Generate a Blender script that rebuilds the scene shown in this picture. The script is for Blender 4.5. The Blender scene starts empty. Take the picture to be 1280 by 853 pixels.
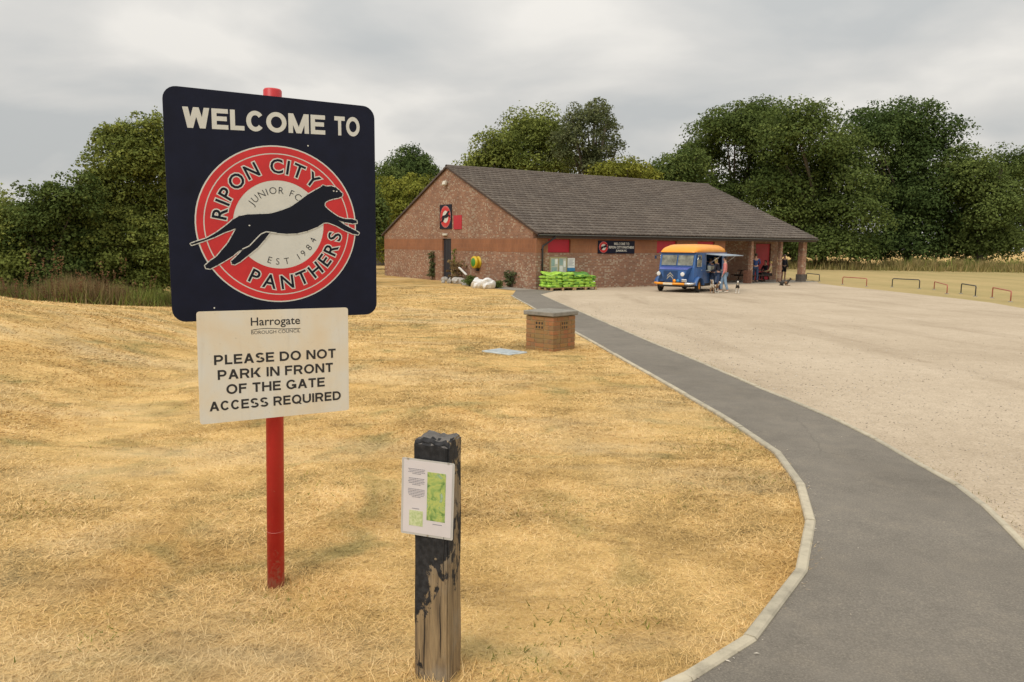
import bpy, bmesh, math, random
import numpy as np
from mathutils import Vector, Matrix
from mathutils.geometry import tessellate_polygon

R = math.radians
rng = np.random.default_rng(7)
random.seed(7)
S = bpy.context.scene
COL = S.collection
PI = math.pi

# ------------------------------------------------------------------ camera
CAM_H, PITCH, ROLL, FPX = 1.6, 0.1249, 0.010, 957.6
cd = bpy.data.cameras.new('camera')
cd.sensor_width = 36.0
cd.lens = FPX / 1280 * 36
cd.clip_start = 0.05
cd.clip_end = 3000
cam = bpy.data.objects.new('camera', cd)
COL.objects.link(cam)
cam.matrix_world = (Matrix.Translation((0, 0, CAM_H)) @ Matrix.Rotation(PI / 2 - PITCH, 4, 'X')
                    @ Matrix.Rotation(ROLL, 4, 'Z'))
S.camera = cam

# ------------------------------------------------------------------ world: overcast sky
SUN_EL, SUN_AZ = R(46), R(212)      # azimuth clockwise from +Y: behind the camera, to its left
w = bpy.data.worlds.new('World')
S.world = w
w.use_nodes = True
wn, wl = w.node_tree.nodes, w.node_tree.links
wn.clear()
w_out = wn.new('ShaderNodeOutputWorld')
w_bg = wn.new('ShaderNodeBackground')
w_bg.inputs['Strength'].default_value = 0.1
sky = wn.new('ShaderNodeTexSky')
sky.sky_type = 'NISHITA'
sky.sun_disc = False
sky.sun_elevation = SUN_EL
sky.sun_rotation = SUN_AZ
tc = wn.new('ShaderNodeTexCoord')
sep = wn.new('ShaderNodeSeparateXYZ')
wl.new(tc.outputs['Generated'], sep.inputs[0])
zc = wn.new('ShaderNodeMath'); zc.operation = 'MAXIMUM'; zc.inputs[1].default_value = 0.0
wl.new(sep.outputs['Z'], zc.inputs[0])
za = wn.new('ShaderNodeMath'); za.operation = 'ADD'; za.inputs[1].default_value = 0.30
wl.new(zc.outputs[0], za.inputs[0])
dx = wn.new('ShaderNodeMath'); dx.operation = 'DIVIDE'
wl.new(sep.outputs['X'], dx.inputs[0]); wl.new(za.outputs[0], dx.inputs[1])
dy = wn.new('ShaderNodeMath'); dy.operation = 'DIVIDE'
wl.new(sep.outputs['Y'], dy.inputs[0]); wl.new(za.outputs[0], dy.inputs[1])
cb = wn.new('ShaderNodeCombineXYZ')
wl.new(dx.outputs[0], cb.inputs[0]); wl.new(dy.outputs[0], cb.inputs[1])
wmp = wn.new('ShaderNodeMapping')
wmp.inputs['Location'].default_value = (3.1, 0.4, 0)
wmp.inputs['Rotation'].default_value = (0, 0, R(24))
wmp.inputs['Scale'].default_value = (0.8, 1.0, 1)
wl.new(cb.outputs[0], wmp.inputs[0])
n1 = wn.new('ShaderNodeTexNoise'); n1.inputs['Scale'].default_value = 1.9
n1.inputs['Detail'].default_value = 7; n1.inputs['Roughness'].default_value = 0.46
n1.inputs['Distortion'].default_value = 0.25
wl.new(wmp.outputs[0], n1.inputs['Vector'])
cr = wn.new('ShaderNodeValToRGB')
cr.color_ramp.elements[0].position = 0.36; cr.color_ramp.elements[0].color = (4.6, 4.7, 4.65, 1)
cr.color_ramp.elements[1].position = 0.60; cr.color_ramp.elements[1].color = (7.1, 6.85, 6.4, 1)
e = cr.color_ramp.elements.new(0.49); e.color = (5.75, 5.65, 5.4, 1)
wl.new(n1.outputs['Fac'], cr.inputs[0])
# clouds are thinner overhead: brightness rises with elevation as under any overcast
z2 = wn.new('ShaderNodeMath'); z2.operation = 'POWER'; z2.inputs[1].default_value = 1.6
wl.new(zc.outputs[0], z2.inputs[0])
z3 = wn.new('ShaderNodeMath'); z3.operation = 'MULTIPLY_ADD'
z3.inputs[1].default_value = 1.35; z3.inputs[2].default_value = 1.0
wl.new(z2.outputs[0], z3.inputs[0])
vm = wn.new('ShaderNodeVectorMath'); vm.operation = 'SCALE'
wl.new(cr.outputs[0], vm.inputs[0]); wl.new(z3.outputs[0], vm.inputs['Scale'])
mx = wn.new('ShaderNodeMixRGB'); mx.inputs[0].default_value = 0.97
wl.new(sky.outputs[0], mx.inputs[1]); wl.new(vm.outputs[0], mx.inputs[2])
wl.new(mx.outputs[0], w_bg.inputs['Color'])
wl.new(w_bg.outputs[0], w_out.inputs[0])

sd = bpy.data.lights.new('sun', 'SUN')
sd.energy = 1.5
sd.angle = R(25)
sd.color = (1.0, 0.95, 0.88)
sun = bpy.data.objects.new('sun', sd)
COL.objects.link(sun)
sdir = Vector((math.sin(SUN_AZ) * math.cos(SUN_EL), math.cos(SUN_AZ) * math.cos(SUN_EL), math.sin(SUN_EL)))
sun.rotation_euler = sdir.to_track_quat('Z', 'Y').to_euler()

S.view_settings.view_transform = 'Standard'
S.view_settings.look = 'None'
S.view_settings.exposure = 0.12
S.view_settings.gamma = 1.0

# ------------------------------------------------------------------ terrain and view maths
def sstep(t):
    t = np.clip(t, 0, 1)
    return t * t * (3 - 2 * t)

def vnoise(x, y, seed=0):
    """cheap smooth value noise, vectorised"""
    x = np.asarray(x, float); y = np.asarray(y, float)
    xi = np.floor(x).astype(np.int64); yi = np.floor(y).astype(np.int64)
    fx = x - xi; fy = y - yi
    fx = fx * fx * (3 - 2 * fx); fy = fy * fy * (3 - 2 * fy)
    def hsh(a, b):
        n = (a * 374761393 + b * 668265263 + seed * 1442695041) & 0x7fffffff
        n = (n ^ (n >> 13)) * 1274126177 & 0x7fffffff
        return ((n ^ (n >> 16)) & 0xffff) / 65535.0
    return (hsh(xi, yi) * (1 - fx) + hsh(xi + 1, yi) * fx) * (1 - fy) + \
           (hsh(xi, yi + 1) * (1 - fx) + hsh(xi + 1, yi + 1) * fx) * fy

def hz(x, y):
    x = np.asarray(x, float); y = np.asarray(y, float)
    h = -0.6 * sstep(y / 38.0) - 0.3 * sstep((y - 72) / 40.0)
    h = h + 0.62 * np.exp(-((x + 15.5) / 4.0) ** 2 / 2 - ((y - 15) / 4.2) ** 2 / 2)
    h = h + 0.80 * np.exp(-((x + 10.3) / 2.3) ** 2 / 2 - ((y - 10.5) / 4.2) ** 2 / 2)
    # a shallow drainage dip running away on the left
    d = (x + 3.9 + (y - 8) * 0.27)
    h = h - 0.20 * np.exp(-(d / 0.9) ** 2 / 2) * sstep((y - 4) / 4) * sstep((22 - y) / 6)
    g = sstep((0.2 - x) / 3.0) * sstep((30 - y) / 8)
    h = h + g * 0.10 * (vnoise(x * 0.55, y * 0.55, 3) - 0.5)
    return h

def view_ray(px, py):
    uu = (px - 640) / FPX; vv = (py - 426.5) / FPX
    c, s = math.cos(ROLL), math.sin(ROLL)
    u = uu * c + vv * s; v = -uu * s + vv * c
    c, s = math.cos(PITCH), math.sin(PITCH)
    return Vector((u, c - v * s, -s - v * c))

def G(px, py):
    """point of the terrain seen at a pixel of the photograph"""
    r = view_ray(px, py); z = 0.0
    for _ in range(25):
        t = (z - CAM_H) / r.z
        x, y = r.x * t, r.y * t
        z = z * 0.5 + 0.5 * float(hz(x, y))
    return Vector((x, y, float(hz(x, y))))

def AT(px, py, Y):
    """point at distance Y (world y) seen at a pixel"""
    r = view_ray(px, py); t = Y / r.y
    return Vector((r.x * t, Y, CAM_H + r.z * t))

# ------------------------------------------------------------------ object helpers
def tag(o, label=None, cat=None, group=None, kind=None):
    if label: o['label'] = label
    if cat: o['category'] = cat
    if group: o['group'] = group
    if kind: o['kind'] = kind
    return o

def empty(name, loc, rz=0, label=None, cat=None, group=None):
    o = bpy.data.objects.new(name, None)
    o.empty_display_size = 0.2
    COL.objects.link(o)
    o.location = loc
    o.rotation_euler = (0, 0, rz)
    return tag(o, label, cat, group)

def copy_tree(o, parent=None):
    c = o.copy(); COL.objects.link(c); c.parent = parent
    for ch in list(o.children): copy_tree(ch, c)
    return c

class MB:
    """mesh builder"""
    def __init__(s):
        s.v = []; s.f = []; s.m = []; s.sm = []
    def add(s, vs, fs, mi=0, smooth=False):
        b = len(s.v)
        s.v += [tuple(v) for v in vs]
        for f in fs:
            s.f.append(tuple(b + i for i in f)); s.m.append(mi); s.sm.append(smooth)
        return s
    def box(s, x0, x1, y0, y1, z0, z1, mi=0, skip=''):
        vs = [(x0, y0, z0), (x1, y0, z0), (x1, y1, z0), (x0, y1, z0), (x0, y0, z1), (x1, y0, z1), (x1, y1, z1), (x0, y1, z1)]
        F = {'b': (3, 2, 1, 0), 't': (4, 5, 6, 7), 'f': (0, 1, 5, 4), 'r': (1, 2, 6, 5), 'k': (2, 3, 7, 6), 'l': (3, 0, 4, 7)}
        return s.add(vs, [F[k] for k in F if k not in skip], mi)
    def obox(s, c, sx, sy, sz, M=None, mi=0, bev=0.0):
        """centred box, optional rotation matrix, optional chamfer"""
        hx, hy, hh = sx / 2, sy / 2, sz / 2
        if bev <= 0:
            vs = [(a * hx, b * hy, d * hh) for d in (-1, 1) for b in (-1, 1) for a in (-1, 1)]
            fs = [(0, 2, 3, 1), (4, 5, 7, 6), (0, 1, 5, 4), (2, 6, 7, 3), (0, 4, 6, 2), (1, 3, 7, 5)]
        else:
            bm = bmesh.new()
            bmesh.ops.create_cube(bm, size=1)
            bmesh.ops.scale(bm, vec=(sx, sy, sz), verts=bm.verts)
            bmesh.ops.bevel(bm, geom=bm.edges[:], offset=bev, segments=1, affect='EDGES')
            bm.verts.index_update()
            vs = [v.co.copy() for v in bm.verts]; fs = [tuple(v.index for v in f.verts) for f in bm.faces]
            bm.free()
        vs = [Vector(v) for v in vs]
        if M is not None: vs = [M @ v for v in vs]
        c = Vector(c)
        return s.add([v + c for v in vs], fs, mi)
    def tube(s, pts, rad, n=8, mi=0, cap=True, smooth=True):
        pts = [Vector(p) for p in pts]
        if not hasattr(rad, '__len__'): rad = [rad] * len(pts)
        vs = []; fs = []
        up = None
        for i, p in enumerate(pts):
            t = (pts[min(i + 1, len(pts) - 1)] - pts[max(i - 1, 0)]).normalized()
            if up is None:
                up = Vector((0, 0, 1)) if abs(t.z) < 0.9 else Vector((1, 0, 0))
            a = t.cross(up).normalized(); b = a.cross(t).normalized(); up = b
            for k in range(n):
                an = 2 * PI * k / n
                vs.append(p + (a * math.cos(an) + b * math.sin(an)) * rad[i])
        for i in range(len(pts) - 1):
            for k in range(n):
                k2 = (k + 1) % n
                fs.append((i * n + k, i * n + k2, (i + 1) * n + k2, (i + 1) * n + k))
        s.add(vs, fs, mi, smooth)
        if cap:
            s.add(vs[:n], [tuple(range(n))], mi)
            s.add(vs[-n:], [tuple(reversed(range(n)))], mi)
        return s
    def prism(s, poly, d0, d1, plane='xz', mi=0, side_mi=None):
        """poly (2D, CCW) extruded along the third axis"""
        n = len(poly)
        def P(p, d):
            return {'xz': (p[0], d, p[1]), 'xy': (p[0], p[1], d), 'yz': (d, p[0], p[1])}[plane]
        tris = tessellate_polygon([[Vector((p[0], p[1], 0)) for p in poly]])
        A = [P(p, d0) for p in poly]; B = [P(p, d1) for p in poly]
        s.add(A, [tuple(t) for t in tris], mi)
        s.add(B, [tuple(reversed(t)) for t in tris], mi)
        s.add(A + B, [(i, (i + 1) % n, n + (i + 1) % n, n + i) for i in range(n)], mi if side_mi is None else side_mi)
        return s
    def lathe(s, prof, n=20, c=(0, 0, 0), axis='z', mi=0, smooth=True):
        vs = []; fs = []
        for (r, h) in prof:
            for k in range(n):
                a = 2 * PI * k / n
                if axis == 'z': vs.append((c[0] + r * math.cos(a), c[1] + r * math.sin(a), c[2] + h))
                elif axis == 'y': vs.append((c[0] + r * math.cos(a), c[1] + h, c[2] + r * math.sin(a)))
                else: vs.append((c[0] + h, c[1] + r * math.cos(a), c[2] + r * math.sin(a)))
        for i in range(len(prof) - 1):
            for k in range(n):
                k2 = (k + 1) % n
                fs.append((i * n + k, i * n + k2, (i + 1) * n + k2, (i + 1) * n + k))
        return s.add(vs, fs, mi, smooth)
    def mesh(s, name, mats, fix=True):
        me = bpy.data.meshes.new(name)
        me.from_pydata(s.v, [], s.f)
        for m in (mats if isinstance(mats, (list, tuple)) else [mats]): me.materials.append(m)
        me.polygons.foreach_set('material_index', s.m)
        me.polygons.foreach_set('use_smooth', s.sm)
        if fix:
            bm = bmesh.new(); bm.from_mesh(me)
            bmesh.ops.remove_doubles(bm, verts=bm.verts, dist=1e-6)
            bmesh.ops.recalc_face_normals(bm, faces=bm.faces)
            bm.to_mesh(me); bm.free()
        me.update()
        return me
    def build(s, name, mats, parent=None, fix=True):
        return link(name, s.mesh(name, mats, fix), parent)

def link(name, me, parent=None, loc=None, rot=None):
    o = bpy.data.objects.new(name, me)
    COL.objects.link(o)
    if parent is not None: o.parent = parent
    if loc is not None: o.location = loc
    if rot is not None: o.rotation_euler = rot
    return o

def np_mesh(name, V, F, mat, tint=None, smooth=False):
    """fast mesh of equal quads/tris from numpy arrays; tint = one float per vertex"""
    me = bpy.data.meshes.new(name)
    k = F.shape[1]
    me.vertices.add(len(V)); me.vertices.foreach_set('co', V.astype(np.float32).ravel())
    me.loops.add(F.size); me.loops.foreach_set('vertex_index', F.astype(np.int32).ravel())
    me.polygons.add(len(F))
    me.polygons.foreach_set('loop_start', np.arange(0, F.size, k, dtype=np.int32))
    me.polygons.foreach_set('loop_total', np.full(len(F), k, dtype=np.int32))
    if smooth: me.polygons.foreach_set('use_smooth', np.ones(len(F), dtype=bool))
    if tint is not None:
        a = me.attributes.new('tint', 'FLOAT', 'POINT')
        a.data.foreach_set('value', tint.astype(np.float32))
    me.materials.append(mat)
    me.update(calc_edges=True)
    return me

def pieces(o, name=None):
    """splits a part made of several loose pieces into one part each"""
    bm = bmesh.new(); bm.from_mesh(o.data)
    left = set(bm.verts); isl = []
    while left:
        st = [left.pop()]; grp = set(st)
        while st:
            v = st.pop()
            for e_ in v.link_edges:
                q_ = e_.other_vert(v)
                if q_ in left: left.discard(q_); grp.add(q_); st.append(q_)
        isl.append(grp)
    out = []
    for grp in isl:
        fs = [f for f in bm.faces if f.verts[0] in grp]
        vs = sorted(grp, key=lambda v: v.index); ix = {v: i for i, v in enumerate(vs)}
        me = bpy.data.meshes.new(name or o.name.split('.')[0])
        me.from_pydata([tuple(v.co) for v in vs], [], [[ix[v] for v in f.verts] for f in fs])
        for m_ in o.data.materials: me.materials.append(m_)
        for p_, f in zip(me.polygons, fs): p_.material_index = f.material_index; p_.use_smooth = f.smooth
        n_ = bpy.data.objects.new(me.name, me); COL.objects.link(n_); n_.parent = o.parent
        n_.location = o.location; n_.rotation_euler = o.rotation_euler; out.append(n_)
    bm.free(); bpy.data.objects.remove(o)
    return out

# ------------------------------------------------------------------ materials
def new_mat(name):
    m = bpy.data.materials.new(name); m.use_nodes = True
    nt = m.node_tree
    b = nt.nodes['Principled BSDF']
    return m, nt, b

def N(nt, t, **kw):
    n = nt.nodes.new(t)
    for k, v in kw.items():
        if k.startswith('i_'): n.inputs[k[2:].replace('_', ' ')].default_value = v
        else: setattr(n, k, v)
    return n

def ramp(nt, fac, stops):
    r = nt.nodes.new('ShaderNodeValToRGB')
    el = r.color_ramp.elements
    while len(el) < len(stops): el.new(0.5)
    for e_, (p, c) in zip(el, stops):
        e_.position = p; e_.color = (*c, 1) if len(c) == 3 else c
    nt.links.new(fac, r.inputs[0])
    return r

def coords(nt, kind='Object', scale=None):
    t = nt.nodes.new('ShaderNodeTexCoord')
    o = t.outputs[kind]
    if scale is not None:
        mp = nt.nodes.new('ShaderNodeMapping'); mp.inputs['Scale'].default_value = scale
        nt.links.new(o, mp.inputs[0]); o = mp.outputs[0]
    return o

def wpos(nt):
    return nt.nodes.new('ShaderNodeNewGeometry').outputs['Position']

def noise(nt, vec, scale, detail=4, rough=0.55, dist=0.0):
    n = N(nt, 'ShaderNodeTexNoise')
    n.inputs['Scale'].default_value = scale; n.inputs['Detail'].default_value = detail
    n.inputs['Roughness'].default_value = rough; n.inputs['Distortion'].default_value = dist
    if vec is not None: nt.links.new(vec, n.inputs['Vector'])
    return n.outputs['Fac']

def mix(nt, fac, a, b, mode='MIX'):
    m = nt.nodes.new('ShaderNodeMixRGB'); m.blend_type = mode
    for i, v in enumerate((fac, a, b)):
        if hasattr(v, 'is_output') or isinstance(v, bpy.types.NodeSocket): nt.links.new(v, m.inputs[i])
        elif i == 0: m.inputs[0].default_value = v
        else: m.inputs[i].default_value = (*v, 1) if len(v) == 3 else v
    return m.outputs[0]

def bump(nt, b, height, strength=0.3, dist=0.01):
    n = nt.nodes.new('ShaderNodeBump')
    n.inputs['Strength'].default_value = strength; n.inputs['Distance'].default_value = dist
    nt.links.new(height, n.inputs['Height']); nt.links.new(n.outputs[0], b.inputs['Normal'])

def plain(name, col, rough=0.6, metal=0.0, var=0.12, scale=6.0, bmp=0.0, spec=None):
    """colour with mild wear variation"""
    m, nt, b = new_mat(name)
    f = noise(nt, coords(nt), scale, 5, 0.6)
    lo = tuple(c * (1 - var) for c in col); hi = tuple(min(1, c * (1 + var)) for c in col)
    r = ramp(nt, f, [(0.3, lo), (0.7, hi)])
    nt.links.new(r.outputs[0], b.inputs['Base Color'])
    b.inputs['Roughness'].default_value = rough
    b.inputs['Metallic'].default_value = metal
    if spec is not None: b.inputs['Specular IOR Level'].default_value = spec
    if bmp: bump(nt, b, noise(nt, coords(nt), scale * 8, 4), bmp, 0.005)
    return m

STRAW_STOPS = [(0.24, (0.20, 0.145, 0.055)), (0.38, (0.42, 0.275, 0.100)), (0.52, (0.60, 0.395, 0.150)),
               (0.68, (0.71, 0.48, 0.195)), (0.85, (0.78, 0.57, 0.28))]

def straw_colour(nt, extra=None):
    """patchy straw colour shared by the sheet of turf and by the blades that stand in it"""
    p = wpos(nt)
    big = noise(nt, p, 0.42, 3, 0.55, 0.4)
    mid = noise(nt, p, 2.3, 5, 0.65, 0.3)
    add = N(nt, 'ShaderNodeMath', operation='MULTIPLY_ADD'); add.inputs[1].default_value = 0.55
    nt.links.new(big, add.inputs[0])
    m2 = N(nt, 'ShaderNodeMath', operation='MULTIPLY_ADD'); m2.inputs[1].default_value = 0.55
    nt.links.new(mid, m2.inputs[0])
    if extra is not None: nt.links.new(extra, m2.inputs[2])
    else: m2.inputs[2].default_value = 0.0
    nt.links.new(m2.outputs[0], add.inputs[2])
    c = ramp(nt, add.outputs[0], STRAW_STOPS).outputs[0]
    # orange and olive patches
    o = ramp(nt, noise(nt, p, 0.9, 3, 0.5, 0.6), [(0.52, (0, 0, 0)), (0.72, (1, 1, 1))]).outputs[0]
    c = mix(nt, o, c, mix(nt, 0.55, c, (0.50, 0.29, 0.085)))
    mp = N(nt, 'ShaderNodeMapping'); mp.inputs['Location'].default_value = (13, 5, 2)
    nt.links.new(p, mp.inputs[0])
    gfac = ramp(nt, noise(nt, mp.outputs[0], 1.1, 4, 0.6, 0.8), [(0.54, (0, 0, 0)), (0.70, (1, 1, 1))]).outputs[0]
    c = mix(nt, gfac, c, mix(nt, 0.62, c, (0.20, 0.19, 0.07)))
    mp2 = N(nt, 'ShaderNodeMapping'); mp2.inputs['Location'].default_value = (-7, 31, 9); mp2.inputs['Rotation'].default_value = (0, 0, 0.5); mp2.inputs['Scale'].default_value = (0.6, 1.2, 1)
    nt.links.new(p, mp2.inputs[0])
    wear = ramp(nt, noise(nt, mp2.outputs[0], 1.7, 7, 0.72, 0.5), [(0.32, (0.62, 0.60, 0.58)), (0.48, (1, 1, 1)), (0.66, (1.14, 1.16, 1.22))]).outputs[0]
    c = mix(nt, 0.9, c, mix(nt, 1.0, c, wear, 'MULTIPLY'))
    pale = ramp(nt, noise(nt, mp2.outputs[0], 0.55, 4, 0.6, 0.4), [(0.50, (0, 0, 0)), (0.68, (0.7, 0.7, 0.7))]).outputs[0]
    c = mix(nt, pale, c, mix(nt, 0.5, c, (0.60, 0.50, 0.32)))
    return c

# turf
M = {}
m, nt, b = new_mat('dry_turf')
p = wpos(nt)
fine = noise(nt, coords(nt, 'Object', (1, 1, 1)), 55, 4, 0.7)
fm = N(nt, 'ShaderNodeMath', operation='MULTIPLY_ADD'); fm.inputs[1].default_value = 0.60; fm.inputs[2].default_value = -0.38  # sheet toned down: paints shade into the gaps between blades
nt.links.new(fine, fm.inputs[0])
c = straw_colour(nt, fm.outputs[0])
nt.links.new(c, b.inputs['Base Color'])
b.inputs['Roughness'].default_value = 0.95; b.inputs['Specular IOR Level'].default_value = 0.1
bump(nt, b, noise(nt, p, 30, 5, 0.75), 0.55, 0.03)
M['turf'] = m

# straw blades
m, nt, b = new_mat('straw_blades')
at = N(nt, 'ShaderNodeAttribute', attribute_name='tint')
tm = N(nt, 'ShaderNodeMath', operation='MULTIPLY_ADD'); tm.inputs[1].default_value = 0.54; tm.inputs[2].default_value = -0.23
nt.links.new(at.outputs['Fac'], tm.inputs[0])
c = straw_colour(nt, tm.outputs[0])
nt.links.new(c, b.inputs['Base Color'])
b.inputs['Roughness'].default_value = 0.7; b.inputs['Specular IOR Level'].default_value = 0.2
M['straw'] = m

# playing field
m, nt, b = new_mat('mown_field_grass')
p = wpos(nt)
mp = N(nt, 'ShaderNodeMapping'); mp.inputs['Rotation'].default_value = (0, 0, R(-58)); mp.inputs['Scale'].default_value = (1, 0.12, 1)
nt.links.new(p, mp.inputs[0])
f1 = noise(nt, mp.outputs[0], 0.35, 3, 0.5)
f2 = noise(nt, p, 0.9, 6, 0.7)
c = mix(nt, 0.5, ramp(nt, f1, [(0.35, (0.28, 0.235, 0.095)), (0.65, (0.46, 0.34, 0.16))]).outputs[0],
        ramp(nt, f2, [(0.3, (0.30, 0.24, 0.10)), (0.7, (0.46, 0.35, 0.17))]).outputs[0])
nt.links.new(c, b.inputs['Base Color']); b.inputs['Roughness'].default_value = 0.95
b.inputs['Specular IOR Level'].default_value = 0.1
bump(nt, b, noise(nt, p, 14, 5, 0.7), 0.6, 0.05)
M['field'] = m

# gravel
m, nt, b = new_mat('compacted_gravel')
p = wpos(nt)
big = noise(nt, p, 0.28, 5, 0.6, 0.5)
mid = noise(nt, p, 5.0, 6, 0.7)
c = ramp(nt, big, [(0.3, (0.38, 0.305, 0.215)), (0.48, (0.465, 0.38, 0.275)), (0.68, (0.545, 0.455, 0.34))]).outputs[0]
c = mix(nt, 0.45, c, ramp(nt, mid, [(0.3, (0.38, 0.305, 0.22)), (0.7, (0.54, 0.445, 0.335))]).outputs[0])
vo = N(nt, 'ShaderNodeTexVoronoi'); vo.inputs['Scale'].default_value = 75
nt.links.new(p, vo.inputs['Vector'])
st = ramp(nt, vo.outputs['Color'], [(0.15, (0.55, 0.52, 0.48)), (0.5, (1, 1, 1)), (0.9, (1.25, 1.25, 1.22))]).outputs[0]
c = mix(nt, 0.35, c, mix(nt, 1.0, c, st, 'MULTIPLY'))
# scattered leaf litter and weeds
lit = ramp(nt, noise(nt, p, 11, 5, 0.72), [(0.665, (0, 0, 0)), (0.70, (1, 1, 1))]).outputs[0]
c = mix(nt, lit, c, (0.17, 0.135, 0.085))
mpt = N(nt, 'ShaderNodeMapping'); mpt.inputs['Rotation'].default_value = (0, 0, R(35)); mpt.inputs['Scale'].default_value = (1, 0.15, 1)
nt.links.new(p, mpt.inputs[0])
tr = ramp(nt, noise(nt, mpt.outputs[0], 0.8, 4, 0.6), [(0.52, (1, 1, 1)), (0.72, (0.80, 0.78, 0.76))]).outputs[0]
c = mix(nt, 1.0, c, tr, 'MULTIPLY')
nt.links.new(c, b.inputs['Base Color']); b.inputs['Roughness'].default_value = 0.95
b.inputs['Specular IOR Level'].default_value = 0.1
bump(nt, b, noise(nt, p, 45, 6, 0.75), 0.45, 0.008)
M['gravel'] = m

# asphalt
m, nt, b = new_mat('worn_asphalt')
p = wpos(nt)
c = ramp(nt, noise(nt, p, 0.7, 5, 0.6, 0.6), [(0.3, (0.155, 0.137, 0.112)), (0.7, (0.20, 0.178, 0.147))]).outputs[0]
sp = ramp(nt, noise(nt, p, 110, 3, 0.8), [(0.3, (0.72, 0.72, 0.72)), (0.52, (1, 1, 1)), (0.7, (1.5, 1.48, 1.42))]).outputs[0]
c = mix(nt, 1.0, c, sp, 'MULTIPLY')
sc = ramp(nt, noise(nt, p, 4.5, 6, 0.75), [(0.30, (0.86, 0.86, 0.86)), (0.5, (1, 1, 1)), (0.72, (1.16, 1.14, 1.1))]).outputs[0]
c = mix(nt, 1.0, c, sc, 'MULTIPLY')
vc = N(nt, 'ShaderNodeTexVoronoi', feature='DISTANCE_TO_EDGE'); vc.inputs['Scale'].default_value = 0.34
wv = N(nt, 'ShaderNodeMixRGB'); wv.inputs[0].default_value = 0.16; nt.links.new(p, wv.inputs[1])
nz = N(nt, 'ShaderNodeTexNoise'); nz.inputs['Scale'].default_value = 3; nz.inputs['Detail'].default_value = 6; nt.links.new(p, nz.inputs['Vector']); nt.links.new(nz.outputs['Color'], wv.inputs[2])
nt.links.new(wv.outputs[0], vc.inputs['Vector'])
ck = ramp(nt, vc.outputs['Distance'], [(0.0, (1, 1, 1)), (0.0022, (0, 0, 0))]).outputs[0]
ckm = ramp(nt, noise(nt, p, 0.5, 2), [(0.52, (0, 0, 0)), (0.62, (0.25, 0.25, 0.25))]).outputs[0]
c = mix(nt, mix(nt, 1.0, ck, ckm, 'MULTIPLY'), c, (0.05, 0.046, 0.04))
spk = N(nt, 'ShaderNodeTexVoronoi'); spk.inputs['Scale'].default_value = 7; nt.links.new(p, spk.inputs['Vector'])
sk_ = ramp(nt, spk.outputs['Distance'], [(0.0, (1, 1, 1)), (0.055, (1, 1, 1)), (0.07, (0, 0, 0))]).outputs[0]
skm = ramp(nt, noise(nt, p, 1.4, 3), [(0.56, (0, 0, 0)), (0.64, (0.7, 0.7, 0.7))]).outputs[0]
c = mix(nt, mix(nt, 1.0, sk_, skm, 'MULTIPLY'), c, (0.40, 0.36, 0.30))
c = mix(nt, ramp(nt, noise(nt, p, 1.1, 6, 0.7, 1.2), [(0.56, (0, 0, 0)), (0.70, (0.5, 0.5, 0.5))]).outputs[0], c, (0.22, 0.195, 0.16))
nt.links.new(c, b.inputs['Base Color']); b.inputs['Roughness'].default_value = 0.88
b.inputs['Specular IOR Level'].default_value = 0.3
bump(nt, b, noise(nt, p, 160, 4, 0.8), 0.5, 0.006)
M['asphalt'] = m

def stone(name, col, scale=9):
    m, nt, b = new_mat(name)
    p = wpos(nt)
    f = noise(nt, p, scale, 6, 0.7)
    c = ramp(nt, f, [(0.28, tuple(x * 0.66 for x in col)), (0.5, col), (0.72, tuple(x * 1.18 for x in col))]).outputs[0]
    oi = N(nt, 'ShaderNodeObjectInfo')
    r = ramp(nt, oi.outputs['Random'], [(0, (0.84, 0.84, 0.84)), (1, (1.1, 1.08, 1.04))]).outputs[0]
    c = mix(nt, 1.0, c, r, 'MULTIPLY')
    nt.links.new(c, b.inputs['Base Color']); b.inputs['Roughness'].default_value = 0.92
    bump(nt, b, noise(nt, p, scale * 12, 4), 0.3, 0.004)
    return m
m, nt, b = new_mat('loose_limestone')
at = N(nt, 'ShaderNodeAttribute', attribute_name='tint')
nt.links.new(ramp(nt, at.outputs['Fac'], [(0, (0.24, 0.20, 0.15)), (0.4, (0.44, 0.37, 0.29)), (1, (0.66, 0.60, 0.50))]).outputs[0], b.inputs['Base Color']); b.inputs['Roughness'].default_value = 0.9
M['stones'] = m
M['kerb'] = stone('weathered_kerb_concrete', (0.43, 0.385, 0.29))
M['concrete'] = stone('grey_concrete', (0.27, 0.25, 0.21))
M['mortar'] = stone('yellowed_mortar', (0.30, 0.23, 0.13))
M['slab'] = stone('pale_blue_grey_concrete', (0.42, 0.46, 0.47))

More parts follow.
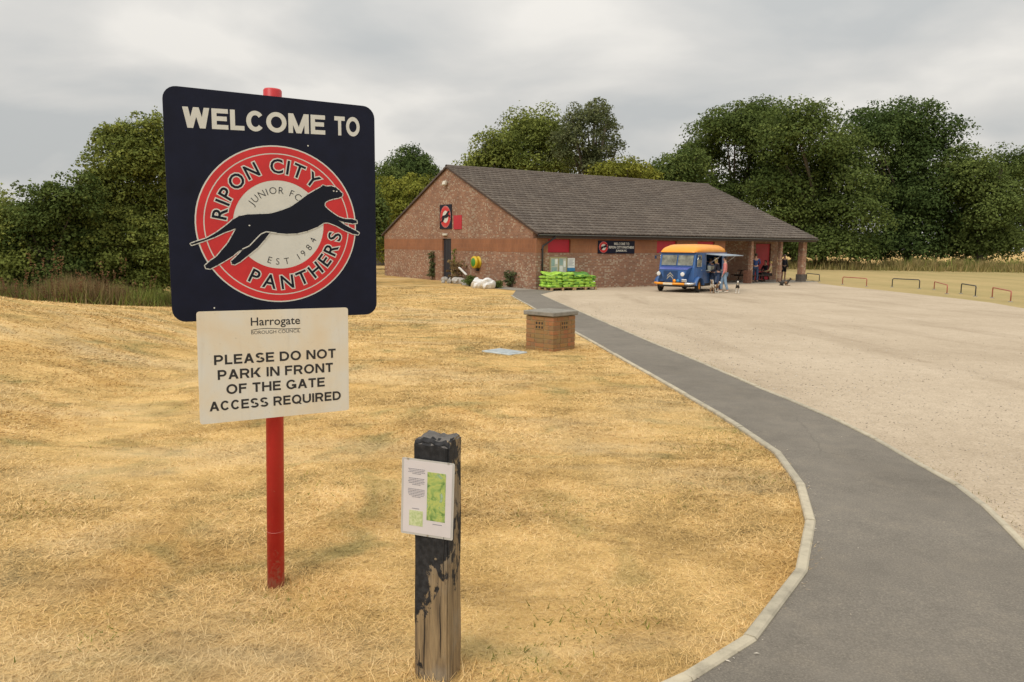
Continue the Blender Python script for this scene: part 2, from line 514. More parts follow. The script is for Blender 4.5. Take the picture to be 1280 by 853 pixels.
def brick_mat(name, cols, mortar=(0.33, 0.27, 0.22), pale=0.12, soldier=False):
    """bricks too far away to tell apart; every brick cell gets its own fired colour"""
    m, nt, b = new_mat(name)
    sp_ = N(nt, 'ShaderNodeSeparateXYZ'); nt.links.new(coords(nt), sp_.inputs[0])
    u = N(nt, 'ShaderNodeMath', operation='ADD'); nt.links.new(sp_.outputs[0], u.inputs[0]); nt.links.new(sp_.outputs[1], u.inputs[1])
    cv = N(nt, 'ShaderNodeCombineXYZ')
    bw, rh = (0.225, 0.075)
    if soldier: bw, rh = 0.075, 0.225
    nt.links.new(u.outputs[0], cv.inputs[0]); nt.links.new(sp_.outputs[2], cv.inputs[1])
    bt = N(nt, 'ShaderNodeTexBrick')
    bt.inputs['Scale'].default_value = 1; bt.inputs['Brick Width'].default_value = bw
    bt.inputs['Row Height'].default_value = rh; bt.inputs['Mortar Size'].default_value = 0.006
    bt.inputs['Mortar Smooth'].default_value = 0.2
    bt.offset = 0.0 if soldier else 0.5
    nt.links.new(cv.outputs[0], bt.inputs['Vector'])
    def mth(op, a, bb):
        n = N(nt, 'ShaderNodeMath', operation=op)
        for i, v in enumerate((a, bb)):
            if isinstance(v, (int, float)): n.inputs[i].default_value = v
            else: nt.links.new(v, n.inputs[i])
        return n.outputs[0]
    row = mth('FLOOR', mth('DIVIDE', sp_.outputs[2], rh), 0)
    ev = mth('LESS_THAN', mth('PINGPONG', row, 1.0), 0.5)
    off = mth('MULTIPLY', ev, 0.0 if soldier else bw * 0.5)
    colm = mth('FLOOR', mth('DIVIDE', mth('ADD', u.outputs[0], off), bw), 0)
    cc = N(nt, 'ShaderNodeCombineXYZ'); nt.links.new(row, cc.inputs[0]); nt.links.new(colm, cc.inputs[1])
    wnz = N(nt, 'ShaderNodeTexWhiteNoise', noise_dimensions='2D'); nt.links.new(cc.outputs[0], wnz.inputs['Vector'])
    c = ramp(nt, wnz.outputs['Value'], [(i / max(1, len(cols) - 1), k) for i, k in enumerate(cols)]).outputs[0]
    if pale:
        # salt-whitened bricks, commoner in patches
        wn2 = N(nt, 'ShaderNodeTexWhiteNoise', noise_dimensions='3D')
        hcol = mth('FLOOR', mth('DIVIDE', mth('ADD', u.outputs[0], off), bw * 0.5), 0)
        c2 = N(nt, 'ShaderNodeCombineXYZ'); nt.links.new(row, c2.inputs[1]); nt.links.new(hcol, c2.inputs[0]); c2.inputs[2].default_value = 4.2
        nt.links.new(c2.outputs[0], wn2.inputs['Vector'])
        pn = noise(nt, coords(nt), 0.7, 3)
        th_ = mth('ADD', wn2.outputs['Value'], mth('MULTIPLY', mth('SUBTRACT', pn, 0.5), 0.9))
        pf = ramp(nt, th_, [(1 - pale - 0.03, (0, 0, 0)), (1 - pale + 0.05, (1, 1, 1))]).outputs[0]
        c = mix(nt, mix(nt, 1.0, pf, (0.72, 0.72, 0.72), 'MULTIPLY'), c, (0.44, 0.36, 0.265))
    c = mix(nt, bt.outputs['Fac'], c, mortar)
    st_ = ramp(nt, noise(nt, coords(nt), 0.9, 5, 0.6), [(0.3, (0.78, 0.76, 0.74)), (0.7, (1.1, 1.08, 1.05))]).outputs[0]
    c = mix(nt, 1.0, c, st_, 'MULTIPLY')
    nt.links.new(c, b.inputs['Base Color']); b.inputs['Roughness'].default_value = 0.9
    inv = mth('SUBTRACT', 1.0, bt.outputs['Fac'])
    bump(nt, b, inv, 0.5, 0.006)
    return m
M['brick'] = brick_mat('mottled_facing_brick', [(0.225, 0.112, 0.068), (0.265, 0.130, 0.076), (0.305, 0.150, 0.086), (0.24, 0.120, 0.076), (0.325, 0.172, 0.102), (0.28, 0.140, 0.083)], pale=0.19)
M['band'] = brick_mat('orange_band_brick', [(0.275, 0.112, 0.052), (0.31, 0.130, 0.060), (0.29, 0.120, 0.055), (0.26, 0.107, 0.055)], mortar=(0.29, 0.16, 0.095), pale=0, soldier=True)

m, nt, b = new_mat('single_bricks')
oi = N(nt, 'ShaderNodeObjectInfo')
c = ramp(nt, oi.outputs['Random'], [(0, (0.26, 0.115, 0.05)), (0.2, (0.38, 0.13, 0.055)), (0.4, (0.30, 0.15, 0.055)), (0.55, (0.42, 0.16, 0.075)), (0.7, (0.24, 0.11, 0.065)), (0.85, (0.35, 0.17, 0.05)), (1, (0.20, 0.10, 0.06))]).outputs[0]
c = mix(nt, ramp(nt, noise(nt, wpos(nt), 7, 5, 0.7), [(0.36, (0, 0, 0)), (0.62, (0.85, 0.85, 0.85))]).outputs[0], c, (0.25, 0.17, 0.065))
nt.links.new(c, b.inputs['Base Color']); b.inputs['Roughness'].default_value = 0.9
bump(nt, b, noise(nt, wpos(nt), 60, 4), 0.4, 0.005)
M['onebrick'] = m

m, nt, b = new_mat('concrete_roof_tiles')
at = N(nt, 'ShaderNodeAttribute', attribute_name='tint')
c = ramp(nt, at.outputs['Fac'], [(0, (0.112, 0.090, 0.074)), (0.5, (0.138, 0.113, 0.093)), (1, (0.165, 0.138, 0.114))]).outputs[0]
c = mix(nt, 1.0, c, ramp(nt, noise(nt, coords(nt), 0.35, 3, 0.5), [(0.3, (0.92, 0.92, 0.92)), (0.7, (1.08, 1.07, 1.05))]).outputs[0], 'MULTIPLY')
nt.links.new(c, b.inputs['Base Color']); b.inputs['Roughness'].default_value = 0.9
M['tile'] = m

def leaf_mat(name, dark, lightc, trans=0.28):
    m = bpy.data.materials.new(name); m.use_nodes = True
    nt = m.node_tree; nt.nodes.clear()
    out = N(nt, 'ShaderNodeOutputMaterial')
    at = N(nt, 'ShaderNodeAttribute', attribute_name='tint')
    c = ramp(nt, at.outputs['Fac'], [(0.0, dark), (0.55, tuple((a + b_) / 2 for a, b_ in zip(dark, lightc))), (1.0, lightc)]).outputs[0]
    d = N(nt, 'ShaderNodeBsdfPrincipled'); d.inputs['Roughness'].default_value = 0.85; d.inputs['Specular IOR Level'].default_value = 0.08
    t = N(nt, 'ShaderNodeBsdfTranslucent')
    nt.links.new(c, d.inputs['Base Color']); nt.links.new(c, t.inputs['Color'])
    ms = N(nt, 'ShaderNodeMixShader'); ms.inputs[0].default_value = trans
    nt.links.new(d.outputs[0], ms.inputs[1]); nt.links.new(t.outputs[0], ms.inputs[2])
    nt.links.new(ms.outputs[0], out.inputs[0])
    return m
M['leaf_dark'] = leaf_mat('dark_green_leaves', (0.038, 0.066, 0.020), (0.130, 0.180, 0.052))
M['leaf_mid'] = leaf_mat('mid_green_leaves', (0.056, 0.086, 0.022), (0.180, 0.225, 0.062))
M['leaf_olive'] = leaf_mat('olive_green_leaves', (0.098, 0.126, 0.028), (0.31, 0.345, 0.085))
M['leaf_yellow'] = leaf_mat('yellow_green_leaves', (0.10, 0.12, 0.018), (0.34, 0.34, 0.06))
M['leaf_grey'] = leaf_mat('grey_green_leaves', (0.065, 0.082, 0.034), (0.20, 0.22, 0.10))
M['weed'] = leaf_mat('dead_weed_stalks', (0.13, 0.080, 0.042), (0.44, 0.33, 0.16))
M['dock'] = leaf_mat('rusty_dock_stalks', (0.13, 0.070, 0.040), (0.33, 0.19, 0.10))
M['tallgrass'] = leaf_mat('tall_meadow_grass', (0.17, 0.17, 0.05), (0.46, 0.34, 0.16))
m, nt, b = new_mat('tree_bark')
c = ramp(nt, noise(nt, coords(nt, 'Object', (4, 4, 0.7)), 3, 6, 0.7), [(0.3, (0.05, 0.04, 0.028)), (0.7, (0.15, 0.125, 0.09))]).outputs[0]
nt.links.new(c, b.inputs['Base Color']); b.inputs['Roughness'].default_value = 0.95
M['bark'] = m

# signs
M['navy'] = plain('navy_sign_face', (0.0055, 0.0075, 0.021), 0.5, var=0.25, scale=9, spec=0.22)
M['signback'] = plain('grey_aluminium_sign_back', (0.35, 0.35, 0.36), 0.5, 0.6)
M['signwhite'] = plain('off_white_vinyl', (0.63, 0.62, 0.55), 0.5, var=0.05, scale=14)
M['signred'] = plain('red_vinyl', (0.56, 0.020, 0.022), 0.45, var=0.12, scale=8)
M['signink'] = plain('navy_black_vinyl', (0.005, 0.007, 0.016), 0.5, var=0.15, spec=0.22)
M['black'] = plain('black_print', (0.022, 0.020, 0.019), 0.6, var=0.2)
m, nt, b = new_mat('faded_cream_sign_face')
c = ramp(nt, noise(nt, coords(nt), 3.0, 5, 0.6, 0.4), [(0.32, (0.74, 0.61, 0.42)), (0.48, (0.74, 0.66, 0.51)), (0.62, (0.72, 0.69, 0.60))]).outputs[0]
dirt = ramp(nt, noise(nt, coords(nt), 60, 5, 0.8), [(0.60, (0, 0, 0)), (0.74, (0.45, 0.45, 0.45))]).outputs[0]
c = mix(nt, dirt, c, (0.36, 0.29, 0.18))
strk = ramp(nt, noise(nt, coords(nt, 'Object', (1, 1, 0.07)), 30, 3, 0.6), [(0.55, (0, 0, 0)), (0.78, (0.16, 0.16, 0.16))]).outputs[0]
c = mix(nt, strk, c, (0.48, 0.40, 0.28))
nt.links.new(c, b.inputs['Base Color']); b.inputs['Roughness'].default_value = 0.45
M['cream'] = m
m, nt, b = new_mat('worn_red_post_paint')
c = ramp(nt, noise(nt, coords(nt), 3.5, 4, 0.6), [(0.3, (0.44, 0.014, 0.018)), (0.7, (0.60, 0.026, 0.030))]).outputs[0]
sp_ = N(nt, 'ShaderNodeSeparateXYZ'); nt.links.new(coords(nt), sp_.inputs[0])
hm = N(nt, 'ShaderNodeMapRange'); hm.inputs['From Min'].default_value = 0.22; hm.inputs['From Max'].default_value = 0.0
nt.links.new(sp_.outputs[2], hm.inputs['Value'])
dn = N(nt, 'ShaderNodeMath', operation='MULTIPLY_ADD'); dn.inputs[1].default_value = 0.28
nt.links.new(hm.outputs[0], dn.inputs[0]); nt.links.new(noise(nt, coords(nt), 40, 5, 0.75), dn.inputs[2])
c = mix(nt, ramp(nt, dn.outputs[0], [(0.62, (0, 0, 0)), (0.80, (0.75, 0.75, 0.75))]).outputs[0], c, (0.42, 0.24, 0.20))
c = mix(nt, ramp(nt, noise(nt, coords(nt, 'Object', (1, 1, 0.3)), 55, 4, 0.8), [(0.70, (0, 0, 0)), (0.76, (0.6, 0.6, 0.6))]).outputs[0], c, (0.16, 0.05, 0.04))
nt.links.new(c, b.inputs['Base Color']); b.inputs['Roughness'].default_value = 0.42
M['redpost'] = m

# charred bollard timber
m, nt, b = new_mat('weathered_part_charred_oak')
grain = noise(nt, coords(nt, 'Object', (9, 9, 0.55)), 6, 6, 0.7, 0.4)
c = ramp(nt, grain, [(0.28, (0.055, 0.042, 0.028)), (0.43, (0.18, 0.125, 0.068)), (0.58, (0.31, 0.22, 0.115)), (0.78, (0.12, 0.095, 0.066))]).outputs[0]
c = mix(nt, ramp(nt, noise(nt, coords(nt), 5, 4), [(0.5, (0, 0, 0)), (0.75, (0.6, 0.6, 0.6))]).outputs[0], c, (0.30, 0.29, 0.25))
sp_ = N(nt, 'ShaderNodeSeparateXYZ'); nt.links.new(coords(nt), sp_.inputs[0])
patch = noise(nt, coords(nt, 'Object', (1, 1, 0.6)), 11.0, 7, 0.68, 0.4)
mr = N(nt, 'ShaderNodeMapRange'); mr.clamp = True
mr.inputs['From Min'].default_value = 0.16; mr.inputs['From Max'].default_value = 0.56
mr.inputs['To Min'].default_value = -0.115; mr.inputs['To Max'].default_value = 0.17
nt.links.new(sp_.outputs[2], mr.inputs['Value'])
xl = N(nt, 'ShaderNodeMath', operation='MULTIPLY'); xl.inputs[1].default_value = -1.7
nt.links.new(sp_.outputs[0], xl.inputs[0])
s1 = N(nt, 'ShaderNodeMath', operation='ADD'); nt.links.new(patch, s1.inputs[0]); nt.links.new(mr.outputs[0], s1.inputs[1])
s2 = N(nt, 'ShaderNodeMath', operation='ADD'); nt.links.new(s1.outputs[0], s2.inputs[0]); nt.links.new(xl.outputs[0], s2.inputs[1])
char = ramp(nt, s2.outputs[0], [(0.50, (0, 0, 0)), (0.525, (1, 1, 1))]).outputs[0]
c = mix(nt, char, c, ramp(nt, noise(nt, coords(nt), 45, 4), [(0.4, (0.007, 0.007, 0.008)), (0.75, (0.035, 0.034, 0.036))]).outputs[0])
nt.links.new(c, b.inputs['Base Color']); b.inputs['Roughness'].default_value = 0.75
bump(nt, b, grain, 0.7, 0.006)
M['oak'] = m
M['oakgrey'] = plain('grey_weathered_timber', (0.115, 0.105, 0.095), 0.85, var=0.4, scale=20, bmp=0.4)

M['paper'] = plain('laminated_paper', (0.66, 0.61, 0.60), 0.3, var=0.04)
M['laminate'] = plain('clear_laminate_border', (0.50, 0.48, 0.44), 0.2, var=0.1)
M['ink_grey'] = plain('grey_printed_text', (0.20, 0.19, 0.22), 0.5)
m, nt, b = new_mat('printed_site_map')
f = noise(nt, coords(nt), 28, 4, 0.6, 0.8)
c = ramp(nt, f, [(0.32, (0.10, 0.20, 0.05)), (0.45, (0.30, 0.42, 0.12)), (0.55, (0.48, 0.52, 0.14)), (0.64, (0.26, 0.40, 0.16)), (0.74, (0.42, 0.50, 0.46))]).outputs[0]
nt.links.new(c, b.inputs['Base Color']); b.inputs['Roughness'].default_value = 0.35
M['map'] = m
m, nt, b = new_mat('printed_green_inset')
c = ramp(nt, noise(nt, coords(nt), 90, 3, 0.6), [(0.35, (0.42, 0.50, 0.22)), (0.65, (0.62, 0.66, 0.38))]).outputs[0]
nt.links.new(c, b.inputs['Base Color'])
M['inset'] = m
M['weld'] = plain('scuffed_pink_weld', (0.55, 0.25, 0.22), 0.5)
M['darkstone'] = plain('dark_stained_plinth', (0.10, 0.085, 0.07), 0.9, var=0.3)
M['steel'] = plain('screw_steel', (0.55, 0.55, 0.52), 0.35, 0.9)

# building bits
M['redpaint'] = plain('red_shutter_paint', (0.46, 0.010, 0.028), 0.5, var=0.1, scale=2)
M['darkdoor'] = plain('dark_navy_door_paint', (0.010, 0.012, 0.022), 0.5)
M['blackplastic'] = plain('black_gutter_plastic', (0.020, 0.020, 0.022), 0.35)
M['gutter'] = plain('gutter_rim_sheen', (0.16, 0.165, 0.15), 0.5, var=0.25, scale=3)  # paler grey paints the sheen along the black gutter's lip
M['fascia'] = plain('dark_brown_fascia', (0.055, 0.032, 0.024), 0.6)
M['boardgrey'] = plain('notice_board_paper', (0.50, 0.49, 0.42), 0.4, var=0.15, scale=8)
M['boardframe'] = plain('brass_coloured_frame', (0.33, 0.28, 0.14), 0.45)
M['white'] = plain('white_panel', (0.72, 0.72, 0.69), 0.45, var=0.05)
M['skyblue'] = plain('blue_panel', (0.05, 0.22, 0.42), 0.4)
M['lampwhite'] = plain('pale_lamp_housing', (0.62, 0.58, 0.48), 0.5)
M['yellow'] = plain('yellow_plastic', (0.62, 0.42, 0.012), 0.4, var=0.08)
M['green'] = plain('green_plastic', (0.05, 0.24, 0.03), 0.4)
M['glass'] = plain('dark_glass', (0.03, 0.035, 0.035), 0.06, var=0.1)
M['sack'] = plain('bright_green_plastic_sack', (0.33, 0.57, 0.06), 0.32, var=0.42, scale=5)
M['sackdark'] = plain('dark_green_sack_print', (0.07, 0.22, 0.02), 0.4, var=0.3, scale=9)
M['wood'] = plain('pallet_timber', (0.40, 0.27, 0.14), 0.85, var=0.3, scale=12, bmp=0.3)
M['planter'] = plain('reddish_brown_timber', (0.13, 0.055, 0.032), 0.8, var=0.3)
M['darkwood'] = plain('dark_stained_timber', (0.050, 0.030, 0.022), 0.75, var=0.3, scale=12)
M['bagwhite'] = plain('crumpled_white_plastic', (0.72, 0.72, 0.70), 0.4, var=0.08, scale=20, bmp=0.5)
M['rubble'] = plain('pale_rubble', (0.42, 0.40, 0.36), 0.95, var=0.3, scale=8, bmp=0.5)
M['hoopred'] = plain('faded_red_hoop_paint', (0.40, 0.13, 0.085), 0.6, var=0.2)
M['hoopblack'] = plain('black_hoop_paint', (0.030, 0.031, 0.034), 0.5)
# van
M['vanblue'] = plain('blue_van_paint', (0.042, 0.115, 0.30), 0.34, var=0.16, scale=2.5)
M['vanblue2'] = plain('violet_blue_bonnet_paint', (0.060, 0.090, 0.32), 0.3, var=0.1)
M['orange'] = plain('orange_van_paint', (0.86, 0.33, 0.022), 0.35, var=0.08, scale=2)
M['vanglass'] = plain('windscreen_glass', (0.20, 0.205, 0.165), 0.08, var=0.55, scale=3)
M['chrome'] = plain('bright_metal', (0.72, 0.74, 0.76), 0.22, 0.85)
M['tyre'] = plain('tyre_rubber', (0.018, 0.018, 0.018), 0.85)
M['grille'] = plain('dark_blue_grille', (0.012, 0.032, 0.085), 0.45)
M['awning'] = plain('grey_blue_hatch_panel', (0.30, 0.36, 0.43), 0.4, var=0.1)
M['cabin'] = plain('grey_interior_lining', (0.16, 0.14, 0.125), 0.7)
M['counter'] = plain('pale_counter_top', (0.34, 0.36, 0.32), 0.4)
# people
M['skin'] = plain('skin', (0.50, 0.29, 0.20), 0.55, var=0.06)
M['blond'] = plain('blond_hair', (0.46, 0.33, 0.12), 0.6, var=0.2)
M['brownhair'] = plain('brown_hair', (0.055, 0.032, 0.018), 0.6, var=0.2)
M['greyhair'] = plain('grey_hair', (0.36, 0.34, 0.31), 0.6, var=0.2)
M['cl_dark'] = plain('dark_navy_cloth', (0.018, 0.020, 0.035), 0.9)
M['cl_black'] = plain('black_cloth', (0.016, 0.015, 0.016), 0.9)
M['cl_pink'] = plain('salmon_pink_cloth', (0.60, 0.21, 0.19), 0.9)
M['cl_jeans'] = plain('light_blue_denim', (0.21, 0.31, 0.42), 0.9)
M['cl_bluejeans'] = plain('dark_blue_denim', (0.035, 0.060, 0.125), 0.9)
M['cl_blue'] = plain('blue_cloth', (0.032, 0.065, 0.20), 0.9)
M['cl_teal'] = plain('pale_teal_cloth', (0.26, 0.36, 0.34), 0.9)
M['cl_tan'] = plain('tan_cloth', (0.42, 0.32, 0.16), 0.9)
M['cl_cream'] = plain('cream_cloth', (0.6, 0.55, 0.46), 0.9)
M['fur_brown'] = plain('brown_fur', (0.23, 0.13, 0.065), 0.9, var=0.4, scale=9)
M['fur_white'] = plain('white_fur', (0.70, 0.66, 0.58), 0.9)
M['fur_dark'] = plain('dark_fur', (0.030, 0.026, 0.022), 0.9)

# ------------------------------------------------------------------ text and flat print
_gc = {}
def glyphs(s, offset=0.0):
    """outline of a string as triangles, size 1, left aligned"""
    k = (s, offset)
    if k in _gc: return _gc[k]
    c = bpy.data.curves.new('lettering', 'FONT')
    c.body = s; c.size = 1.0; c.offset = offset; c.resolution_u = 3
    o = bpy.data.objects.new('lettering', c)
    COL.objects.link(o)
    bpy.context.view_layer.update()
    me = bpy.data.meshes.new_from_object(o.evaluated_get(bpy.context.evaluated_depsgraph_get()))
    V = np.array([v.co[:2] for v in me.vertices]).reshape(-1, 2)
    F = [tuple(p.vertices) for p in me.polygons]
    bpy.data.objects.remove(o); bpy.data.curves.remove(c); bpy.data.meshes.remove(me)
    _gc[k] = (V, F)
    return _gc[k]

def text_into(mb, s, x0, x1, y0, y1, d, mi=0, offset=0.0, base_offset=None):
    """fits a line of text into a rectangle of the sign plane (x right, z up), d = local y"""
    V, F = glyphs(s, offset)
    B, _ = glyphs(s, base_offset if base_offset is not None else offset)
    lo, hi = B.min(0), B.max(0)
    P = (V - lo) / (hi - lo)
    mb.add([(x0 + a * (x1 - x0), d, y0 + b_ * (y1 - y0)) for a, b_ in P], F, mi)

LW = dict(W=1.28, E=.80, L=.70, C=.92, O=1.06, M=1.10, T=.80, P=.86, A=.98, S=.88, D=.95, N=.95, R=.93, K=.98, F=.76, H=.94, G=1.04, Q=1.06, U=.94)
def bold_text(mb, s, x0, x1, z0, z1, d, t=0.2, gap=0.13, space=0.42):
    """plain heavy capitals, built from bars and bows"""
    tot = 0; items = []
    for ch in s:
        w_ = space if ch == ' ' else (t if ch == 'I' else LW[ch])
        items.append((ch, tot, w_)); tot += w_ + (0 if ch == ' ' else gap)
    tot -= gap
    kx, kz = (x1 - x0) / tot, (z1 - z0)
    cnt = [0]
    def q(P):
        cnt[0] += 1
        mb.add([(x0 + px * kx, d - 2e-6 * cnt[0], z0 + pz * kz) for px, pz in P], [tuple(range(len(P)))])
    def arc(cx, cz, rx, rz_, a0, a1, n=16):
        # band whose outer edge is the ellipse rx, rz; bar width t
        for i in range(n):
            a, b_ = R(a0 + (a1 - a0) * i / n), R(a0 + (a1 - a0) * (i + 1) / n)
            f = lambda an, k: (cx + (rx - t * k) * math.cos(an), cz + (rz_ - t * 0.92 * k) * math.sin(an))
            q([f(a, 0), f(b_, 0), f(b_, 1), f(a, 1)])
    for ch, o, w_ in items:
        bar = lambda a, b_, c, e_: q([(o + a, c), (o + b_, c), (o + b_, e_), (o + a, e_)])
        dg = lambda xa, za, xb, zb, tt=t * 1.12: q([(o + xa, za), (o + xa + tt, za), (o + xb + tt, zb), (o + xb, zb)])
        h = t * 0.92; tt = t * 1.12
        if ch == 'I': bar(0, t, 0, 1)
        elif ch in 'EF':
            bar(0, t, 0, 1); bar(t, w_, 1 - h, 1); bar(t, w_ * .92, .5 - h / 2 + .02, .5 + h / 2 + .02)
            if ch == 'E': bar(t, w_, 0, h)
        elif ch == 'L': bar(0, t, 0, 1); bar(t, w_, 0, h)
        elif ch == 'T': bar(0, w_, 1 - h, 1); bar(w_ / 2 - t / 2, w_ / 2 + t / 2, 0, 1 - h)
        elif ch == 'H': bar(0, t, 0, 1); bar(w_ - t, w_, 0, 1); bar(t, w_ - t, .5 - h / 2 + .02, .5 + h / 2 + .02)
        elif ch == 'O': arc(o + w_ / 2, .5, w_ / 2, .515, 0, 360, 40)
        elif ch == 'Q': arc(o + w_ / 2, .5, w_ / 2, .515, 0, 360, 40); dg(w_ * .82, -.06, w_ * .52, .26)
        elif ch == 'C': arc(o + w_ / 2, .5, w_ / 2, .515, 38, 322, 32)
        elif ch == 'G': arc(o + w_ / 2, .5, w_ / 2, .515, 38, 330, 32); bar(w_ * .55, w_, .5 - h * .9, .52); bar(w_ - t * .95, w_, .08, .5)
        elif ch == 'U': bar(0, t, .36, 1); bar(w_ - t, w_, .36, 1); arc(o + w_ / 2, .36, w_ / 2, .375, 180, 360, 18)
        elif ch == 'D': bar(0, t, 0, 1); bar(t, w_ * .45, 1 - h, 1); bar(t, w_ * .45, 0, h); arc(o + w_ * .45, .5, w_ * .55, .5, -90, 90, 20)
        elif ch in 'PR':
            z_ = .42 if ch == 'P' else .45; r_ = (1 - z_) / 2 + h * .25
            bar(0, t, 0, 1); bar(t, w_ * .55, 1 - h, 1); bar(t, w_ * .55, z_ - h / 2, z_ + h / 2); arc(o + w_ * .55, (1 + z_ - h / 2) / 2, w_ * .43, (1 - z_ + h / 2) / 2, -90, 90, 16)
            if ch == 'R': dg(w_ - tt, 0, w_ * .50, z_ - h * .3)
        elif ch == 'S':
            arc(o + w_ / 2, .73, w_ * .47, .285, 25, 262, 18); arc(o + w_ / 2, .27, w_ * .5, .285, -155, 82, 18)
        elif ch == 'A': dg(0, 0, w_ / 2 - tt / 2, 1); dg(w_ - tt, 0, w_ / 2 - tt / 2, 1); bar(w_ * .24, w_ * .76, .22, .22 + h)
        elif ch == 'N': bar(0, t, 0, 1); bar(w_ - t, w_, 0, 1); dg(w_ - tt * 1.05, 0, 0, 1)
        elif ch == 'M': bar(0, t, 0, 1); bar(w_ - t, w_, 0, 1); dg(w_ / 2 - tt / 2, 0, 0, 1); dg(w_ / 2 - tt / 2, 0, w_ - tt, 1)
        elif ch == 'W':
            for a, b_ in ((.27, 0.0), (.27, .5), (.73, .5), (.73, 1.0)): dg(a * w_ - tt / 2, 0, min(max(b_ * w_ - tt / 2, 0), w_ - tt), 1)
        elif ch == 'K': bar(0, t, 0, 1); dg(t * .8, .34, w_ - tt * 1.15, 1, tt * 1.1); dg(w_ - tt * 1.2, 0, w_ * .28, .58, tt * 1.2)

def arc_text(mb, s, cx, cz, r, h, a_mid, a_span, d, inward=False, mi=0, offset=0.0, wscale=1.0):
    """letters round a circle; a = clockwise angle from the top; inward: bottom text reading left to right"""
    lets = []
    for ch in s:
        if ch == ' ': lets.append((None, 0.42)); continue
        V, F = glyphs(ch, offset); B, _ = glyphs(ch, 0.02)
        lets.append(((V, F, B), B[:, 0].max() - B[:, 0].min() + 0.16))
    tot = sum(l_[1] for l_ in lets)
    capV, _ = glyphs('H', 0.02); cap = capV[:, 1].max() - capV[:, 1].min(); base = capV[:, 1].min()
    acc = 0
    for g_, w_ in lets:
        t = (acc + w_ / 2) / tot - 0.5; acc += w_
        if g_ is None: continue
        V, F, B = g_
        mid = (B[:, 0].max() + B[:, 0].min()) / 2
        a = a_mid + (t * a_span if not inward else -t * a_span)
        px, pz = cx + r * math.sin(a), cz + r * math.cos(a)
        rot = -a if not inward else PI - a
        ca, sa = math.cos(rot), math.sin(rot)
        sc_ = h / cap
        vs = []
        for x, y in V:
            lx = (x - mid) * sc_ * wscale
            ly = (y - base - cap / 2) * sc_
            vs.append((px + lx * ca - ly * sa, d, pz + lx * sa + ly * ca))
        mb.add(vs, F, mi)

def disc(mb, cx, cz, rx, rz, d, mi=0, n=72):
    mb.add([(cx + rx * math.cos(2 * PI * k / n), d, cz + rz * math.sin(2 * PI * k / n)) for k in range(n)], [tuple(range(n))], mi)

def ring(mb, cx, cz, r0, r1, d, mi=0, n=72, sx=1.0, sz=1.0):
    vs = []
    for k in range(n):
        a = 2 * PI * k / n
        vs += [(cx + r0 * sx * math.cos(a), d, cz + r0 * sz * math.sin(a)), (cx + r1 * sx * math.cos(a), d, cz + r1 * sz * math.sin(a))]
    mb.add(vs, [(2 * k, 2 * k + 1, (2 * k + 3) % (2 * n), (2 * k + 2) % (2 * n)) for k in range(n)], mi)

def rrect(x0, x1, z0, z1, r, n=6):
    P = []
    for cx_, cz_, a0 in ((x1 - r, z0 + r, -90), (x1 - r, z1 - r, 0), (x0 + r, z1 - r, 90), (x0 + r, z0 + r, 180)):
        for k in range(n + 1):
            a = R(a0 + 90 * k / n); P.append((cx_ + r * math.cos(a), cz_ + r * math.sin(a)))
    return P

CAT = [(-0.3717, -0.0869), (-0.351, -0.0781), (-0.3096, -0.0646), (-0.2671, -0.0388), (-0.2283, -0.0092), (-0.1977, 0.0178), (-0.1716, 0.0334), (-0.1369, 0.0414), (-0.0844, 0.0447), (-0.04, 0.0478), (0.0053, 0.0618), (0.0513, 0.0804), (0.0887, 0.1072), (0.1266, 0.1361), (0.1647, 0.1588), (0.1887, 0.1727), (0.199, 0.1815), (0.206, 0.1791), (0.2145, 0.1765), (0.2367, 0.1796), (0.2588, 0.1741), (0.2751, 0.1609), (0.2895, 0.1475), (0.2873, 0.1362), (0.2696, 0.128), (0.2452, 0.1233), (0.2209, 0.1149), (0.2063, 0.1051), (0.2041, 0.0902), (0.2153, 0.0776), (0.2391, 0.0597), (0.2679, 0.0418), (0.2972, 0.0331), (0.3319, 0.0331), (0.3548, 0.027), (0.3566, 0.0156), (0.3366, 0.0132), (0.297, 0.018), (0.2657, 0.0267), (0.2968, 0.0066), (0.3262, -0.0089), (0.351, -0.0208), (0.366, -0.0301), (0.3608, -0.0378), (0.3358, -0.0344), (0.2963, -0.0189), (0.2574, 0.002), (0.2189, 0.0152), (0.1996, 0.0138), (0.1706, -0.0054), (0.1228, -0.0249), (0.0759, -0.0367), (0.0298, -0.0393), (-0.0155, -0.0364), (-0.0423, -0.0341), (-0.0655, -0.0642), (-0.0976, -0.1005), (-0.1425, -0.1366), (-0.1737, -0.1616), (-0.1957, -0.174), (-0.2084, -0.1722), (-0.2106, -0.1597), (-0.1858, -0.1367), (-0.159, -0.1081), (-0.1782, -0.1153), (-0.203, -0.1367), (-0.2378, -0.1588), (-0.2679, -0.1763), (-0.2977, -0.192), (-0.3142, -0.1893), (-0.318, -0.1787), (-0.2965, -0.1587), (-0.2708, -0.1412), (-0.2489, -0.1147), (-0.2224, -0.0838), (-0.2044, -0.0527), (-0.1908, -0.0287), (-0.1861, -0.018), (-0.2121, -0.0291), (-0.2335, -0.0365), (-0.2762, -0.0581), (-0.3182, -0.0743), (-0.3514, -0.0867), (-0.3678, -0.092)]
CATLINE = [(-0.1633, -0.1081), (-0.1325, -0.0936), (-0.1053, -0.0647), (-0.0826, -0.042), (-0.0601, -0.0317), (-0.0423, -0.0332), (-0.0155, -0.0364)]

